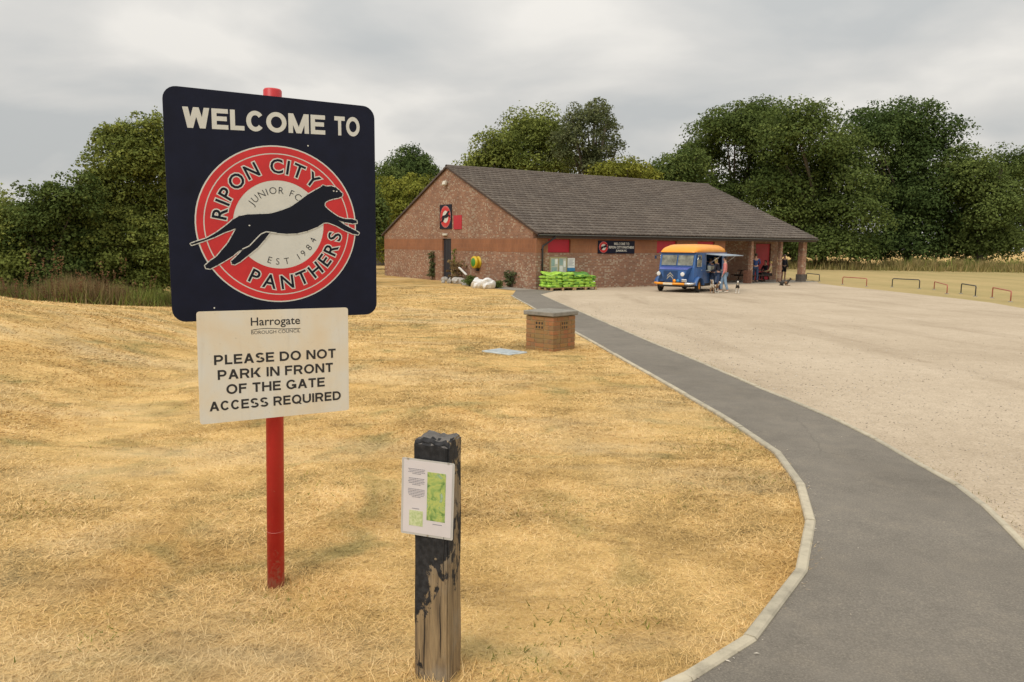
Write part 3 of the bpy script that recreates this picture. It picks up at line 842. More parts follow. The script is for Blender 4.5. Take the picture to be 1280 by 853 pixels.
def stroke(mb, pts, hw, d, mi=0, closed=True):
    n = len(pts)
    for i in range(n if closed else n - 1):
        a, b_ = Vector(pts[i]), Vector(pts[(i + 1) % n])
        t = (b_ - a)
        if t.length < 1e-6: continue
        t.normalize(); q = Vector((-t.y, t.x)) * hw
        mb.add([(p_.x, d, p_.y) for p_ in (a - q, b_ - q, b_ + q, a + q)], [(0, 1, 2, 3)], mi)
        mb.add([(b_.x + hw * math.cos(2 * PI * k / 8), d, b_.y + hw * math.sin(2 * PI * k / 8)) for k in range(8)], [tuple(range(8))], mi)

def emblem(parent, cx, cz, s, d, full=True):
    """round club crest printed on a board; d = local y of the board's face (layers step towards -y)"""
    st = 0.0005 if full else 0.004
    mb = MB(); disc(mb, cx, cz, 0.352 * s, 0.343 * s, d - st); o = mb.build('crest_disc', M['signwhite'], parent)
    mb = MB()
    ring(mb, cx, cz, 0.318 * s, 0.346 * s, d - 2 * st, sx=1.0, sz=0.975)
    ring(mb, cx, cz, 0.198 * s, 0.313 * s, d - 2 * st, sx=1.0, sz=0.975)
    mb.build('crest_red_ring', M['signred'], parent)
    if full:
        a = MB(); b_ = MB()
        for mb_, off, dd in ((a, 0.055, 3), (b_, 0.0, 4)):
            arc_text(mb_, 'RIPON CITY', cx, cz, 0.254 * s, 0.062 * s, R(-21), R(133), d - dd * st, offset=off + 0.012)
            arc_text(mb_, 'PANTHERS', cx, cz, 0.254 * s, 0.062 * s, R(154), R(118), d - dd * st, inward=True, offset=off + 0.012)
        a.build('crest_letter_outline', M['signwhite'], parent, fix=False)
        arc_text(b_, 'JUNIOR FC', cx, cz, 0.150 * s, 0.031 * s, R(-8), R(98), d - 3 * st, offset=-0.012)
        arc_text(b_, 'EST 1984', cx, cz, 0.162 * s, 0.030 * s, R(155), R(96), d - 3 * st, inward=True, offset=-0.012)
        b_.build('crest_lettering', M['signink'], parent, fix=False)
    P = [(cx + x * s, cz + z * s) for x, z in CAT]
    if full:
        mb = MB(); stroke(mb, P, 0.0042 * s, d - 5 * st); mb.build('panther_outline', M['signwhite'], parent, fix=False)
    mb = MB()
    tr_ = tessellate_polygon([[Vector((x, z, 0)) for x, z in P]])
    mb.add([(x, d - 6 * st, z) for x, z in P], [tuple(t) for t in tr_])
    pan = mb.build('panther_silhouette', M['signink'], parent, fix=False)
    if full:
        mb = MB(); stroke(mb, [(cx + x * s, cz + z * s) for x, z in CATLINE], 0.0022 * s, d - 7 * st, closed=False)
        for ex, ez in ((0.248, 0.158), (0.262, 0.157), (-0.13, -0.006)):
            disc(mb, cx + ex * s, cz + ez * s, 0.004 * s, 0.003 * s, d - 7 * st, n=8)
        mb.build('panther_highlight', M['signwhite'], parent, fix=False)

# ================================================================== SETTING
# kerb lines traced on the ground: near end first
LK_px = [(866, 857), (946, 806), (1009, 720), (1019.5, 656), (1006, 609), (976, 568), (930, 537), (898, 517), (860, 495), (817, 470), (783, 451.5), (749, 432), (720, 416), (690, 399), (662, 382), (640, 370)]
RK_px = [(1280, 692), (1252, 662), (1225, 635), (1193, 610), (1145, 583), (1092, 552), (1040, 526), (975, 498), (943, 485), (880, 457), (815, 430), (780, 415), (750, 402), (721, 389), (698, 379), (676, 368.5)]
LK = [G(*p) for p in LK_px]
RK = [G(*p) for p in RK_px]
LK = [Vector((-4.4, 0.2, 0)), Vector((-2.6, 0.75, 0)), Vector((-0.9, 1.5, 0)), Vector((0.05, 2.2, 0))] + LK
RK = [Vector((1.2, -7, 0)), Vector((2.6, -3.2, 0)), Vector((3.1, 0.0, 0)), Vector((3.12, 2.2, 0))] + RK

def resample(P, step):
    P = [Vector((p_.x, p_.y, 0)) for p_ in P]
    out = [P[0]]; L = [0]
    for a, b_ in zip(P, P[1:]): L.append(L[-1] + (b_ - a).length)
    n = max(1, round(L[-1] / step)); res = []
    j = 0
    for i in range(n + 1):
        t = L[-1] * i / n
        while j < len(L) - 2 and L[j + 1] < t: j += 1
        f = (t - L[j]) / (L[j + 1] - L[j])
        res.append(P[j].lerp(P[j + 1], f))
    return res

def strip(name, A, B, M_, cross, lift, n, parent=None):
    """sheet between two curves with n rows, draped on the terrain"""
    def rs(P, n):
        tot = sum((b_ - a).length for a, b_ in zip(P, P[1:])); return resample(P, tot / n)[:n + 1]
    A = rs(A, n); B = rs(B, n)
    k = cross + 1
    t = np.linspace(0, 1, k)
    VA = np.array([[a.x, a.y] for a in A]); VB = np.array([[b_.x, b_.y] for b_ in B])
    V = VA[:, None, :] * (1 - t)[None, :, None] + VB[:, None, :] * t[None, :, None]
    X, Y = V[..., 0].ravel(), V[..., 1].ravel()
    V = np.stack([X, Y, hz(X, Y) + lift], 1)
    rows = len(A)
    i = np.arange(rows - 1)[:, None] * k + np.arange(k - 1)[None, :]
    F = np.stack([i, i + 1, i + k + 1, i + k], -1).reshape(-1, 4)
    me = np_mesh(name, V, F, M_, smooth=True)
    bm = bmesh.new(); bm.from_mesh(me); bmesh.ops.recalc_face_normals(bm, faces=bm.faces)
    if sum(f_.normal.z for f_ in bm.faces) < 0: bmesh.ops.reverse_faces(bm, faces=bm.faces)
    bm.to_mesh(me); bm.free()
    return tag(link(name, me, parent), kind='structure')

# ground sheet to the horizon
def spaced(n, a, lim): 
    t = np.linspace(-1, 1, n); return np.sinh(t * a) / math.sinh(a) * lim
gx = spaced(281, 6.2, 1400); gy = spaced(281, 6.0, 1400) + 4
X, Y = np.meshgrid(gx, gy)
V = np.stack([X.ravel(), Y.ravel(), hz(X, Y).ravel()], 1)
i = np.arange(280)[:, None] * 281 + np.arange(280)[None, :]
F = np.stack([i, i + 1, i + 282, i + 281], -1).reshape(-1, 4)
tag(link('ground', np_mesh('ground', V, F, M['turf'], smooth=True)), kind='structure')

# car park, playing field
BO = Vector((1.152, 38.052, -0.6)); BR = 0.5757
bl = Vector((math.cos(BR), math.sin(BR), 0)); bg = Vector((-math.sin(BR), math.cos(BR), 0))
def BW(x, y, z=0): return BO + bl * x + bg * y + Vector((0, 0, z))
outer = [Vector((24, -9, 0)), Vector((21.5, 5, 0)), Vector((20.3, 15, 0)), Vector((19.9, 24, 0))] + [G(*p_) for p_ in ((1280, 386), (1240, 379), (1200, 374), (1150, 368.5), (1100, 363), (1050, 358), (1024, 354.5))] + [BW(22.6, 0.2), BW(22.4, 3.2)]
inner = RK + [BW(0.3, -0.1), BW(1.0, 1.5)]
strip('gravel_car_park', inner, outer, M['gravel'], 60, 0.010, 150)
fo = [Vector((110, -9, 0)), Vector((120, 30, 0)), Vector((110, 70, 0)), Vector((85, 100, 0)), Vector((40, 104, 0)), Vector((22, 95, 0))]
strip('playing_field', outer, fo, M['field'], 60, 0.006, 120)
path = strip('asphalt_path', LK + [BW(-1.2, -0.05)], RK + [BW(1.6, -0.1)], M['asphalt'], 14, 0.016, 220)
# pavement strip along the gable foot
strip('gable_pavement', [BW(-1.35, -0.1), BW(-1.35, 5.2)], [BW(0.02, -0.1), BW(0.02, 5.2)], M['concrete'], 4, 0.014, 10)
tag(MB().box(13.4, 22.2, -0.25, 3.0, -0.25, 0.035).build('veranda_slab', M['concrete']), kind='structure')
o = bpy.data.objects['veranda_slab']; o.location = BO; o.rotation_euler = (0, 0, BR)

# kerb stones: every stone its own piece of the path's edging
def kerb_run(P, step, width, side, lift):
    pts = [Vector((P[0].x, P[0].y, 0))]
    for a, b_ in zip(P, P[1:]):
        a = Vector((a.x, a.y, 0)); b_ = Vector((b_.x, b_.y, 0)); k_ = max(1, round((b_ - a).length / step))
        pts += [a.lerp(b_, (i_ + 1) / k_) for i_ in range(k_)]
    for a, b_ in zip(pts, pts[1:]):
        d = (b_ - a); L = d.length
        if L < 0.05: continue
        t = d / L; nrm = Vector((-t.y, t.x, 0)) * side
        za, zb = float(hz(a.x, a.y)), float(hz(b_.x, b_.y))
        wob = random.uniform(-0.004, 0.004); ext = 0.004
        A = a + t * 0.003; B = b_ - t * 0.003
        mb = MB()
        mid = (a + b_) / 2
        prof = [(0, -0.10), (0, lift - 0.008), (0.008, lift), (width - 0.008, lift), (width, lift - 0.008), (width, -0.10)]
        vs = []
        for q_, zz in ((A, za), (B, zb)):
            for u_, h_ in prof:
                v_ = q_ + nrm * u_ - mid
                vs.append((v_.x, v_.y, zz + h_ + wob))
        n = len(prof)
        mb.add(vs, [(i_, i_ + 1, n + i_ + 1, n + i_) for i_ in range(n - 1)] + [tuple(range(n)), tuple(reversed(range(n, 2 * n)))])
        o = mb.build('kerb_stone', M['kerb'], path)
        o.location = (mid.x, mid.y, 0)
kerb_run([p_ for p_ in LK[3:]], 0.80, 0.058, 1, 0.030)
kerb_run([p_ for p_ in RK[3:]], 0.85, 0.045, -1, 0.028)

# ------------------------------------------------------------------ grass stuff
LKarr = np.array([[p_.x, p_.y] for p_ in LK])
def in_poly(x, y, P):
    ins = np.zeros(len(x), bool)
    j = len(P) - 1
    for i_ in range(len(P)):
        xi, yi = P[i_]; xj, yj = P[j]
        c_ = ((yi > y) != (yj > y)) & (x < (xj - xi) * (y - yi) / (yj - yi + 1e-12) + xi)
        ins ^= c_; j = i_
    return ins
kerb_in = []      # grass stops a little short of the kerb
grass_poly = np.vstack([LKarr, [[-1.5, 38.5], [-8, 50], [-60, 60], [-60, 0.9]]])

def blades(n, x, y, lmin, lmax, wd, el_lo, el_hi, name, mat, tint=None, parent=None, label=None, droop=0.25, kind='stuff', cat=None):
    n = len(x)
    z = hz(x, y)
    L = rng.uniform(lmin, lmax, n) if not hasattr(lmin, '__len__') else lmin
    az = rng.uniform(0, 2 * PI, n); el = rng.uniform(el_lo, el_hi, n)
    dx_, dy_, dz_ = np.cos(el) * np.cos(az), np.cos(el) * np.sin(az), np.sin(el)
    sx, sy = -np.sin(az), np.cos(az)
    tw = rng.uniform(-0.8, 0.8, n)
    W = wd if hasattr(wd, '__len__') else np.full(n, wd)
    base = np.stack([x, y, z - 0.004], 1)
    side = np.stack([sx * np.cos(tw), sy * np.cos(tw), np.sin(tw) * 0.6], 1) * W[:, None] * 0.5
    D = np.stack([dx_, dy_, dz_], 1)
    mid = base + D * (L * 0.55)[:, None] + np.array([0, 0, 1])[None] * (L * 0.06)[:, None]
    tip = base + D * L[:, None]
    tip[:, 2] -= L * droop * rng.uniform(0, 1, n)
    tip[:, 2] = np.maximum(tip[:, 2], z + 0.002)
    V = np.stack([base - side * 1.25, base + side * 1.25, tip], 1).reshape(-1, 3)
    F = np.arange(n * 3).reshape(-1, 3)
    T = rng.uniform(0, 1, n) if tint is None else tint
    me = np_mesh(name, V, F, mat, np.repeat(T, 3))
    o = link(name, me, parent)
    if kind: tag(o, label, cat, kind=kind)
    return o

# turf blades: density falls with distance from where one stands
def scatter(n, r0, r1, a0, a1, power=1.0):
    u = rng.uniform(0, 1, n)
    r = r0 * (r1 / r0) ** (u ** power)          # log-uniform radius: density ~ 1/r^2
    a = rng.uniform(a0, a1, n)
    return r * np.sin(a), r * np.cos(a), r
x, y, r = scatter(1500000, 1.7, 40, R(-50), R(34), 0.92)
k = in_poly(x, y, grass_poly)
x, y, r = x[k], y[k], r[k]
dens = vnoise(x * 1.7, y * 1.7, 5) * 0.6 + vnoise(x * 5, y * 5, 9) * 0.4
k = rng.uniform(0, 1, len(x)) < 0.45 + 1.0 * dens
x, y, r = x[k], y[k], r[k]
Lb = rng.uniform(0.020, 0.062, len(x)) * (0.7 + 0.8 * vnoise(x * 1.3, y * 1.3, 11)) * np.clip(1 + (r - 6) * 0.03, 1, 1.5)
Wb = 0.0011 + 0.0007 * r
blades(0, x, y, Lb, None, Wb, R(1), R(32), 'dry_grass', M['straw'], label='sun bleached straw coloured grass', cat='grass')
# fringe along the left kerb, and tufts round posts
fx = []; fy = []
for P_, off in ((LK[3:], -0.03), ):
    pts = resample(P_, 0.02)
    for a, b_ in zip(pts, pts[1:]):
        if a.y > 24: break
        t = (b_ - a).normalized(); nn = Vector((-t.y, t.x, 0))
        for _ in range(3 if a.y < 10 else 1):
            q_ = a + nn * (0.07 + abs(random.gauss(0, 0.035)))
            fx.append(q_.x); fy.append(q_.y)
fx = np.array(fx); fy = np.array(fy)
blades(0, fx, fy, rng.uniform(0.03, 0.08, len(fx)), None, np.full(len(fx), 0.004), R(10), R(65), 'kerb_edge_grass', M['straw'], label='dry grass fringe leaning over the left kerb', cat='grass')
wx = []; wy = []
for (px_, py_, rad_, n_) in ((905, 546, 0.35, 420), (880, 560, 0.25, 160), (690, 640, 0.22, 200), (735, 775, 0.16, 220), (650, 835, 0.14, 160), (415, 610, 0.3, 200), (160, 560, 0.35, 240), (60, 640, 0.2, 160), (360, 755, 0.15, 160), (840, 620, 0.2, 150), (250, 440, 0.7, 320), (560, 480, 0.4, 200), (120, 800, 0.12, 140), (960, 600, 0.15, 160)):
    c_ = G(px_, py_)
    for _ in range(n_): wx.append(c_.x + random.gauss(0, rad_)); wy.append(c_.y + random.gauss(0, rad_ * 0.8))
wx = np.array(wx); wy = np.array(wy); kk = in_poly(wx, wy, grass_poly); wx, wy = wx[kk], wy[kk]
blades(0, wx, wy, rng.uniform(0.015, 0.05, len(wx)), None, np.full(len(wx), 0.0065), R(5), R(50), 'green_weeds', M['leaf_yellow'], label='small flat patches of green weeds in the dry turf', cat='weeds', tint=rng.uniform(0, 0.7, len(wx)))
# fallen leaves and straw blown onto the path and car park
n = 90
u_ = rng.uniform(0, 1, n) ** 1.6; ii = (u_ * (len(LK) - 8)).astype(int) + 3
side_ = rng.uniform(0, 1, n); LKa = np.array([[p_.x, p_.y] for p_ in LK]); RKa0 = np.array([[p_.x, p_.y] for p_ in RK])
kerb_l = LKa[ii] + rng.uniform(0, 1, (n, 1)) * (LKa[ii + 1] - LKa[ii]); jj = np.minimum(ii, len(RKa0) - 2)
kerb_r = RKa0[jj]
tt_ = np.where(side_ < 0.5, rng.uniform(0, 0.08, n), np.where(side_ < 0.75, rng.uniform(0.93, 1.4, n), rng.uniform(0, 1, n)))
P_ = kerb_l + (kerb_r - kerb_l) * tt_[:, None]
ang_ = rng.uniform(0, 2 * PI, n); ls_ = rng.uniform(0.005, 0.013, n)
ca_, sa_ = np.cos(ang_) * ls_, np.sin(ang_) * ls_
zz_ = hz(P_[:, 0], P_[:, 1]) + 0.021
V = np.stack([np.stack([P_[:, 0] - ca_, P_[:, 1] - sa_, zz_], 1), np.stack([P_[:, 0] + sa_ * .35, P_[:, 1] - ca_ * .35, zz_ + 0.003], 1), np.stack([P_[:, 0] + ca_, P_[:, 1] + sa_, zz_ + 0.001], 1), np.stack([P_[:, 0] - sa_ * .35, P_[:, 1] + ca_ * .35, zz_ + 0.002], 1)], 1).reshape(-1, 3)
tag(link('path_litter', np_mesh('path_litter', V, np.arange(4 * n).reshape(-1, 4), M['stones'], np.repeat(rng.uniform(0, 1, n), 4))), 'pale bits of straw and grit along the kerbs of the path', 'litter', kind='stuff')
tx = []; ty = []
for (cx_, cy_, r0_, n_) in ((-1.113, 3.475, 0.045, 260), (-0.266, 2.72, 0.078, 420), (0.675, 13.29, 0.42, 700)):
    for _ in range(n_):
        a = random.uniform(0, 2 * PI); q_ = r0_ + abs(random.gauss(0, 0.05 if r0_ < 0.2 else 0.09)); tx.append(cx_ + q_ * math.cos(a)); ty.append(cy_ + q_ * math.sin(a))
tx = np.array(tx); ty = np.array(ty)
blades(0, tx, ty, rng.uniform(0.03, 0.085, len(tx)), None, np.full(len(tx), 0.0038), R(12), R(65), 'post_foot_tufts', M['straw'], label='longer straw coloured tufts round the feet of the posts', cat='grass', tint=rng.uniform(0.1, 0.95, len(tx)))
# loose stones on the car park
n = 5000
u_ = rng.uniform(0, 1, n); idx = u_ * (len(RK) - 5); i0_ = idx.astype(int) + 3; fr = idx - idx.astype(int)
RKa = np.array([[p_.x, p_.y] for p_ in RK]); i1_ = np.minimum(i0_ + 1, len(RK) - 1)
bx_ = RKa[i0_] * (1 - fr[:, None]) + RKa[i1_] * fr[:, None]
off_ = 0.08 + rng.exponential(2.6, n); sx_ = bx_[:, 0] + off_; sy_ = bx_[:, 1] + off_ * 0.45
k = sx_ < 19; sx_, sy_ = sx_[k], sy_[k]; n = len(sx_)
rs_ = rng.uniform(0.003, 0.010, n) * np.clip(sy_ / 7, 0.8, 1.6)
O = np.array([[1, 0, 0], [0, 1, 0], [-1, 0, 0], [0, -1, 0], [0, 0, .7], [0, 0, -.4]], float)[None] * rng.uniform(0.6, 1.3, (n, 6, 1)) * rs_[:, None, None]
V = O + np.stack([sx_, sy_, hz(sx_, sy_) + 0.012], 1)[:, None, :]
Ft = np.array([[0, 1, 4], [1, 2, 4], [2, 3, 4], [3, 0, 4], [1, 0, 5], [2, 1, 5], [3, 2, 5], [0, 3, 5]])
F = (np.arange(n)[:, None, None] * 6 + Ft[None]).reshape(-1, 3)
tag(link('loose_stones', np_mesh('loose_stones', V.reshape(-1, 3), F, M['stones'], np.repeat(rng.uniform(0, 1, n), 6))), 'loose pale stones scattered on the gravel car park', 'stones', kind='stuff')
# weeds on the car-park side of the right kerb
fx = []; fy = []
pts = resample(RK[3:], 0.03)
for a, b_ in zip(pts, pts[1:]):
    if a.y > 30: break
    if float(vnoise(a.x * 0.9, a.y * 0.9, 21)) < 0.45: continue
    t = (b_ - a).normalized(); nn = Vector((t.y, -t.x, 0))
    for _ in range(4):
        q_ = a + nn * (0.06 + abs(random.gauss(0, 0.07))); fx.append(q_.x); fy.append(q_.y)
fx = np.array(fx); fy = np.array(fy)
blades(0, fx, fy, rng.uniform(0.02, 0.06, len(fx)), None, np.full(len(fx), 0.006), R(10), R(60), 'car_park_edge_weeds', M['tallgrass'], label='sparse dry weeds along the car park kerb', cat='weeds', tint=rng.uniform(0, 0.7, len(fx)))

# ================================================================== TREES
def leaf_cloud(centres, radii, counts, size, tints, aspect=0.6, up=0.35, shell=(0.72, 1.0), squash=0.8):
    """small leaf faces over the shells of many little clumps"""
    C_ = np.repeat(np.array(centres), counts, axis=0); Rr = np.repeat(np.array(radii), counts); T = np.repeat(np.array(tints), counts)
    n = len(C_)
    d = rng.normal(size=(n, 3)); d /= np.linalg.norm(d, axis=1)[:, None]
    d[:, 2] = np.where(d[:, 2] < -0.35, -d[:, 2], d[:, 2])
    rr = Rr * rng.uniform(shell[0], shell[1], n) * (1 + 0.12 * rng.normal(size=n))
    P = C_ + d * rr[:, None] * np.array([1, 1, squash])
    nr = d + rng.normal(size=(n, 3)) * 0.55 + np.array([0, 0, up]); nr /= np.linalg.norm(nr, axis=1)[:, None]
    a = np.cross(nr, rng.normal(size=(n, 3))); a /= np.linalg.norm(a, axis=1)[:, None]
    b_ = np.cross(nr, a)
    s = size * rng.uniform(0.6, 1.3, n)
    a *= s[:, None] * 0.5; b_ *= (s * aspect)[:, None] * 0.5
    V = np.stack([P - a, P - b_ + a * 0.15, P + a, P + b_ + a * 0.15], 1).reshape(-1, 3)
    F = np.arange(n * 4).reshape(-1, 4)
    tint = np.clip(T + rng.normal(size=n) * 0.10, 0, 1)
    return V, F, np.repeat(tint, 4)

def tree(name, label, cat, group, base, blobs, mat, n_leaves, leaf, clump=1.6, trunk_r=0.35, tint0=0.45, fill=0.25, squash=0.8, limbs=True, spikes=0, shell_lo=0.62, reach=1.0):
    """base: world point; blobs: list of (centre Vector, rx, ry, rz) in world units"""
    root = empty(name, base, 0, label, cat, group)
    cs = []; rs = []; ts = []
    vols = [(b_[1] * b_[2] + b_[2] * b_[3] + b_[1] * b_[3]) for b_ in blobs]
    tv = sum(vols)
    for (c_, rx, ry, rz_), v_ in zip(blobs, vols):
        nc = max(6, int(v_ / (clump ** 2) * 2.6))
        for _ in range(nc):
            while True:
                d = rng.normal(size=3); d /= np.linalg.norm(d)
                if d[2] > -0.75: break
            q_ = rng.uniform(shell_lo, 0.97)
            k_ = clump * rng.uniform(0.55, 1.25)
            pos = np.array(c_) + d * np.array([rx, ry, rz_]) * q_
            cs.append(pos - np.array(base)); rs.append(k_)
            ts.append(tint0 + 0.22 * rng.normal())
        for _ in range(int(nc * fill)):
            d = rng.normal(size=3); d /= np.linalg.norm(d)
            pos = np.array(c_) + d * np.array([rx, ry, rz_]) * rng.uniform(0, 0.6)
            cs.append(pos - np.array(base)); rs.append(clump * 1.3); ts.append(tint0 - 0.1)  # inner clumps tinted darker: crown shade put into the leaf colour
    twigs = []
    for _ in range(spikes):       # loose sprays that break the outline
        c_, rx, ry, rz_ = blobs[rng.integers(len(blobs))]
        d = rng.normal(size=3); d[2] = abs(d[2]) * 1.3; d /= np.linalg.norm(d)
        for q_ in (0.98, 1.06, 1.13):
            pos = np.array(c_) + d * np.array([rx, ry, rz_]) * (1 + (q_ - 1) * reach) + rng.normal(size=3) * 0.05
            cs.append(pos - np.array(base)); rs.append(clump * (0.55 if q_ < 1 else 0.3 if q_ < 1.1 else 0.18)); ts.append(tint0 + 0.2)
        twigs.append((np.array(c_) + d * np.array([rx, ry, rz_]) * 0.8 - np.array(base), cs[-1]))
    rs = np.array(rs)
    wgt = rs ** 2 / (rs ** 2).sum()
    cnt = np.maximum(3, (wgt * n_leaves).astype(int))
    V, F, T = leaf_cloud(cs, rs, cnt, leaf, ts, squash=squash)
    zmin = 0.02
    V[:, 2] = np.maximum(V[:, 2], zmin + 0 * V[:, 2])
    link('crown', np_mesh('crown', V, F, mat, T), root)
    # trunk and limbs
    mb = MB()
    b0 = Vector((0, 0, -0.3))
    cen = [Vector(b_[0]) - Vector(base) for b_ in blobs]
    main = sum(cen, Vector()) / len(cen)
    fork = Vector((main.x * 0.25, main.y * 0.25, max(0.5, main.z * 0.42)))
    mb.tube([b0, Vector((0.02, 0, 0.3)), fork * 0.55, fork], [trunk_r * 1.35, trunk_r, trunk_r * 0.85, trunk_r * 0.72], 8)
    if limbs:
        tg = cen + [Vector(cs[int(j_)]) for j_ in rng.integers(0, len(cs), 9)]
        for t_ in tg:
            m_ = fork.lerp(t_, 0.5) + Vector((0, 0, 0.08 * (t_ - fork).length))
            mb.tube([fork, m_, t_], [trunk_r * 0.5, trunk_r * 0.28, trunk_r * 0.08], 6)
    for a_t, b_t in twigs:
        mb.tube([a_t, b_t], [clump * 0.022, clump * 0.008], 3, cap=False)
    mb.build('trunk', M['bark'], root)
    return root

def blob(px, py, rx, rz_, Y, depth=1.0):
    c_ = AT(px, py, Y); s = (Y * math.cos(PITCH) - (c_.z - CAM_H) * math.sin(PITCH)) / FPX
    return (c_, rx * s, rx * s * depth, rz_ * s)
def gpt(px, Y):
    p_ = AT(px, 320, Y); return Vector((p_.x, Y, float(hz(p_.x, Y))))

TG = 'trees along the far edge of the playing field'
BT = 'trees standing behind the clubhouse'
far_trees = [
    # label, category kind, base px, Y, blobs(px,py,rx,rz), material, n, leaf, clump, tint
    ('low dark bushy tree at the left end of the tree line above the ridge', TG, 848, 84, [(850, 228, 38, 42), (822, 245, 24, 34), (870, 262, 30, 42)], 'leaf_mid', 13000, 0.42, 1.5, 0.35),
    ('tall round topped tree with gaps of sky, above the roof slope', TG, 915, 92, [(908, 168, 46, 34), (950, 160, 36, 28), (880, 195, 28, 36), (905, 250, 40, 40), (955, 225, 34, 50), (930, 300, 40, 34)], 'leaf_mid', 36000, 0.46, 1.9, 0.38),
    ('big domed tree just right of the veranda, its foliage cushions reaching the grass', TG, 1030, 84, [(1000, 172, 52, 38), (1050, 205, 44, 48), (980, 235, 38, 44), (1062, 268, 46, 46), (1010, 285, 50, 48), (965, 185, 30, 34), (1045, 312, 52, 24), (1015, 235, 55, 46), (985, 265, 44, 40)], 'leaf_mid', 50000, 0.44, 1.9, 0.50),
    ('tallest and darkest tree, its broad crown rising above the hoop barriers', TG, 1135, 92, [(1120, 165, 56, 40), (1160, 190, 44, 48), (1085, 175, 34, 36), (1115, 240, 46, 56), (1165, 265, 50, 56), (1135, 250, 56, 60), (1120, 305, 50, 32), (1185, 315, 30, 22)], 'leaf_dark', 54000, 0.46, 1.7, 0.45),
    ('lighter green rounded tree to the right of the tallest dark one', TG, 1225, 88, [(1212, 225, 36, 38), (1238, 262, 40, 46), (1205, 290, 34, 44), (1240, 308, 34, 28)], 'leaf_mid', 28000, 0.42, 1.6, 0.68),
    ('grey green tree cut by the right edge of the photo', TG, 1290, 98, [(1270, 222, 38, 36), (1295, 262, 46, 56), (1262, 300, 30, 34), (1320, 225, 50, 44)], 'leaf_mid', 24000, 0.46, 1.6, 0.36),
    ('bush like dark tree filling the gap low behind the veranda', TG, 985, 98, [(975, 300, 45, 34), (1090, 316, 30, 18)], 'leaf_dark', 12000, 0.46, 1.6, 0.35),
    ('olive green spreading tree behind the roof, left of the taller loose one', BT, 655, 74, [(655, 172, 40, 32), (625, 192, 34, 30), (690, 176, 34, 34), (600, 208, 22, 18), (650, 215, 66, 30), (705, 205, 30, 28)], 'leaf_olive', 26000, 0.36, 1.25, 0.40),
    ('tall loose grey green tree with sky showing through, rising above the middle of the roof', BT, 738, 70, [(735, 160, 30, 32), (760, 185, 16, 40), (712, 180, 20, 34), (740, 205, 28, 26), (748, 145, 14, 18)], 'leaf_grey', 9000, 0.30, 0.85, 0.45),
    ('small yellow green bush peeping over the ridge right of the loose tree', BT, 786, 68, [(782, 218, 26, 16), (755, 222, 20, 14), (800, 226, 22, 14)], 'leaf_yellow', 6000, 0.32, 0.9, 0.5),
    ('slender round headed tree behind the left slope of the gable', BT, 512, 84, [(515, 210, 26, 21), (530, 222, 16, 18), (497, 222, 16, 22), (512, 250, 28, 28)], 'leaf_dark', 15000, 0.34, 1.2, 0.48),
    ('bright yellow green bush beside the left corner of the clubhouse', BT, 484, 66, [(486, 268, 22, 42), (510, 262, 26, 34), (470, 300, 26, 44), (520, 240, 18, 18)], 'leaf_yellow', 17000, 0.32, 1.0, 0.42),
    ('mid green tree just right of the big sign, behind the yellow green bush', BT, 474, 78, [(478, 238, 22, 26), (460, 260, 30, 50), (492, 230, 14, 16)], 'leaf_mid', 14000, 0.34, 1.2, 0.45),
]
for (lab, grp, bx, Y_, bl_, mt, nl, lf, clp, tn) in far_trees:
    low = 'bush' in lab.split(',')[0] and 'tree' not in lab.split(',')[0]
    loose = 'loose grey' in lab
    tree('bush' if low else 'broadleaf_tree', lab, 'bush' if low else 'tree', grp, gpt(bx, Y_), [blob(a, b_, c_, d_, Y_ + random.uniform(-3, 3)) for a, b_, c_, d_ in bl_],
         M[mt], int(nl * 1.5), lf * 0.73, clp, 0.5 if not low else 0.15, tn, fill=0.05 if loose else 0.5, spikes=24 if not loose else 30, shell_lo=0.3 if loose else 0.62)

HG = 'shrubs in the overgrown hedge on the left'
hedge = [
    ('low rounded yellowish shrub at the left edge of the photo', 10, 24, [(0, 285, 44, 34), (-40, 280, 60, 50), (20, 315, 44, 40)], 'leaf_olive', 24000, 0.11, 0.34, 0.55),
    ('dark green bramble like shrub in the lower left part of the hedge', 60, 24, [(55, 268, 44, 38), (80, 300, 50, 44), (35, 300, 34, 40), (95, 250, 30, 30)], 'leaf_mid', 42000, 0.10, 0.34, 0.36),
    ('mid height olive shrub between the dark one and the tall one', 112, 25, [(118, 275, 40, 46), (105, 310, 46, 46), (128, 240, 22, 30)], 'leaf_olive', 34000, 0.10, 0.34, 0.42),
    ('tallest shrub of the hedge, rising to the left edge of the navy sign', 170, 26, [(160, 205, 50, 44), (190, 190, 46, 46), (150, 260, 50, 56), (200, 260, 50, 70), (170, 315, 70, 46), (145, 178, 22, 20)], 'leaf_olive', 86000, 0.10, 0.36, 0.40),
    ('dense green shrub mostly hidden behind the navy sign', 265, 30, [(260, 240, 56, 60), (300, 250, 50, 66), (280, 310, 80, 50)], 'leaf_mid', 16000, 0.20, 0.5, 0.45),
    ('shrub hidden behind the right half of the navy sign', 360, 40, [(350, 260, 50, 50), (395, 265, 50, 50), (370, 310, 80, 34)], 'leaf_olive', 12000, 0.26, 0.6, 0.45),
    ('farthest shrub of the hedge, between the navy sign and the clubhouse', 445, 56, [(440, 275, 34, 44), (462, 290, 20, 48), (420, 290, 36, 40)], 'leaf_mid', 14000, 0.25, 0.8, 0.42),
]
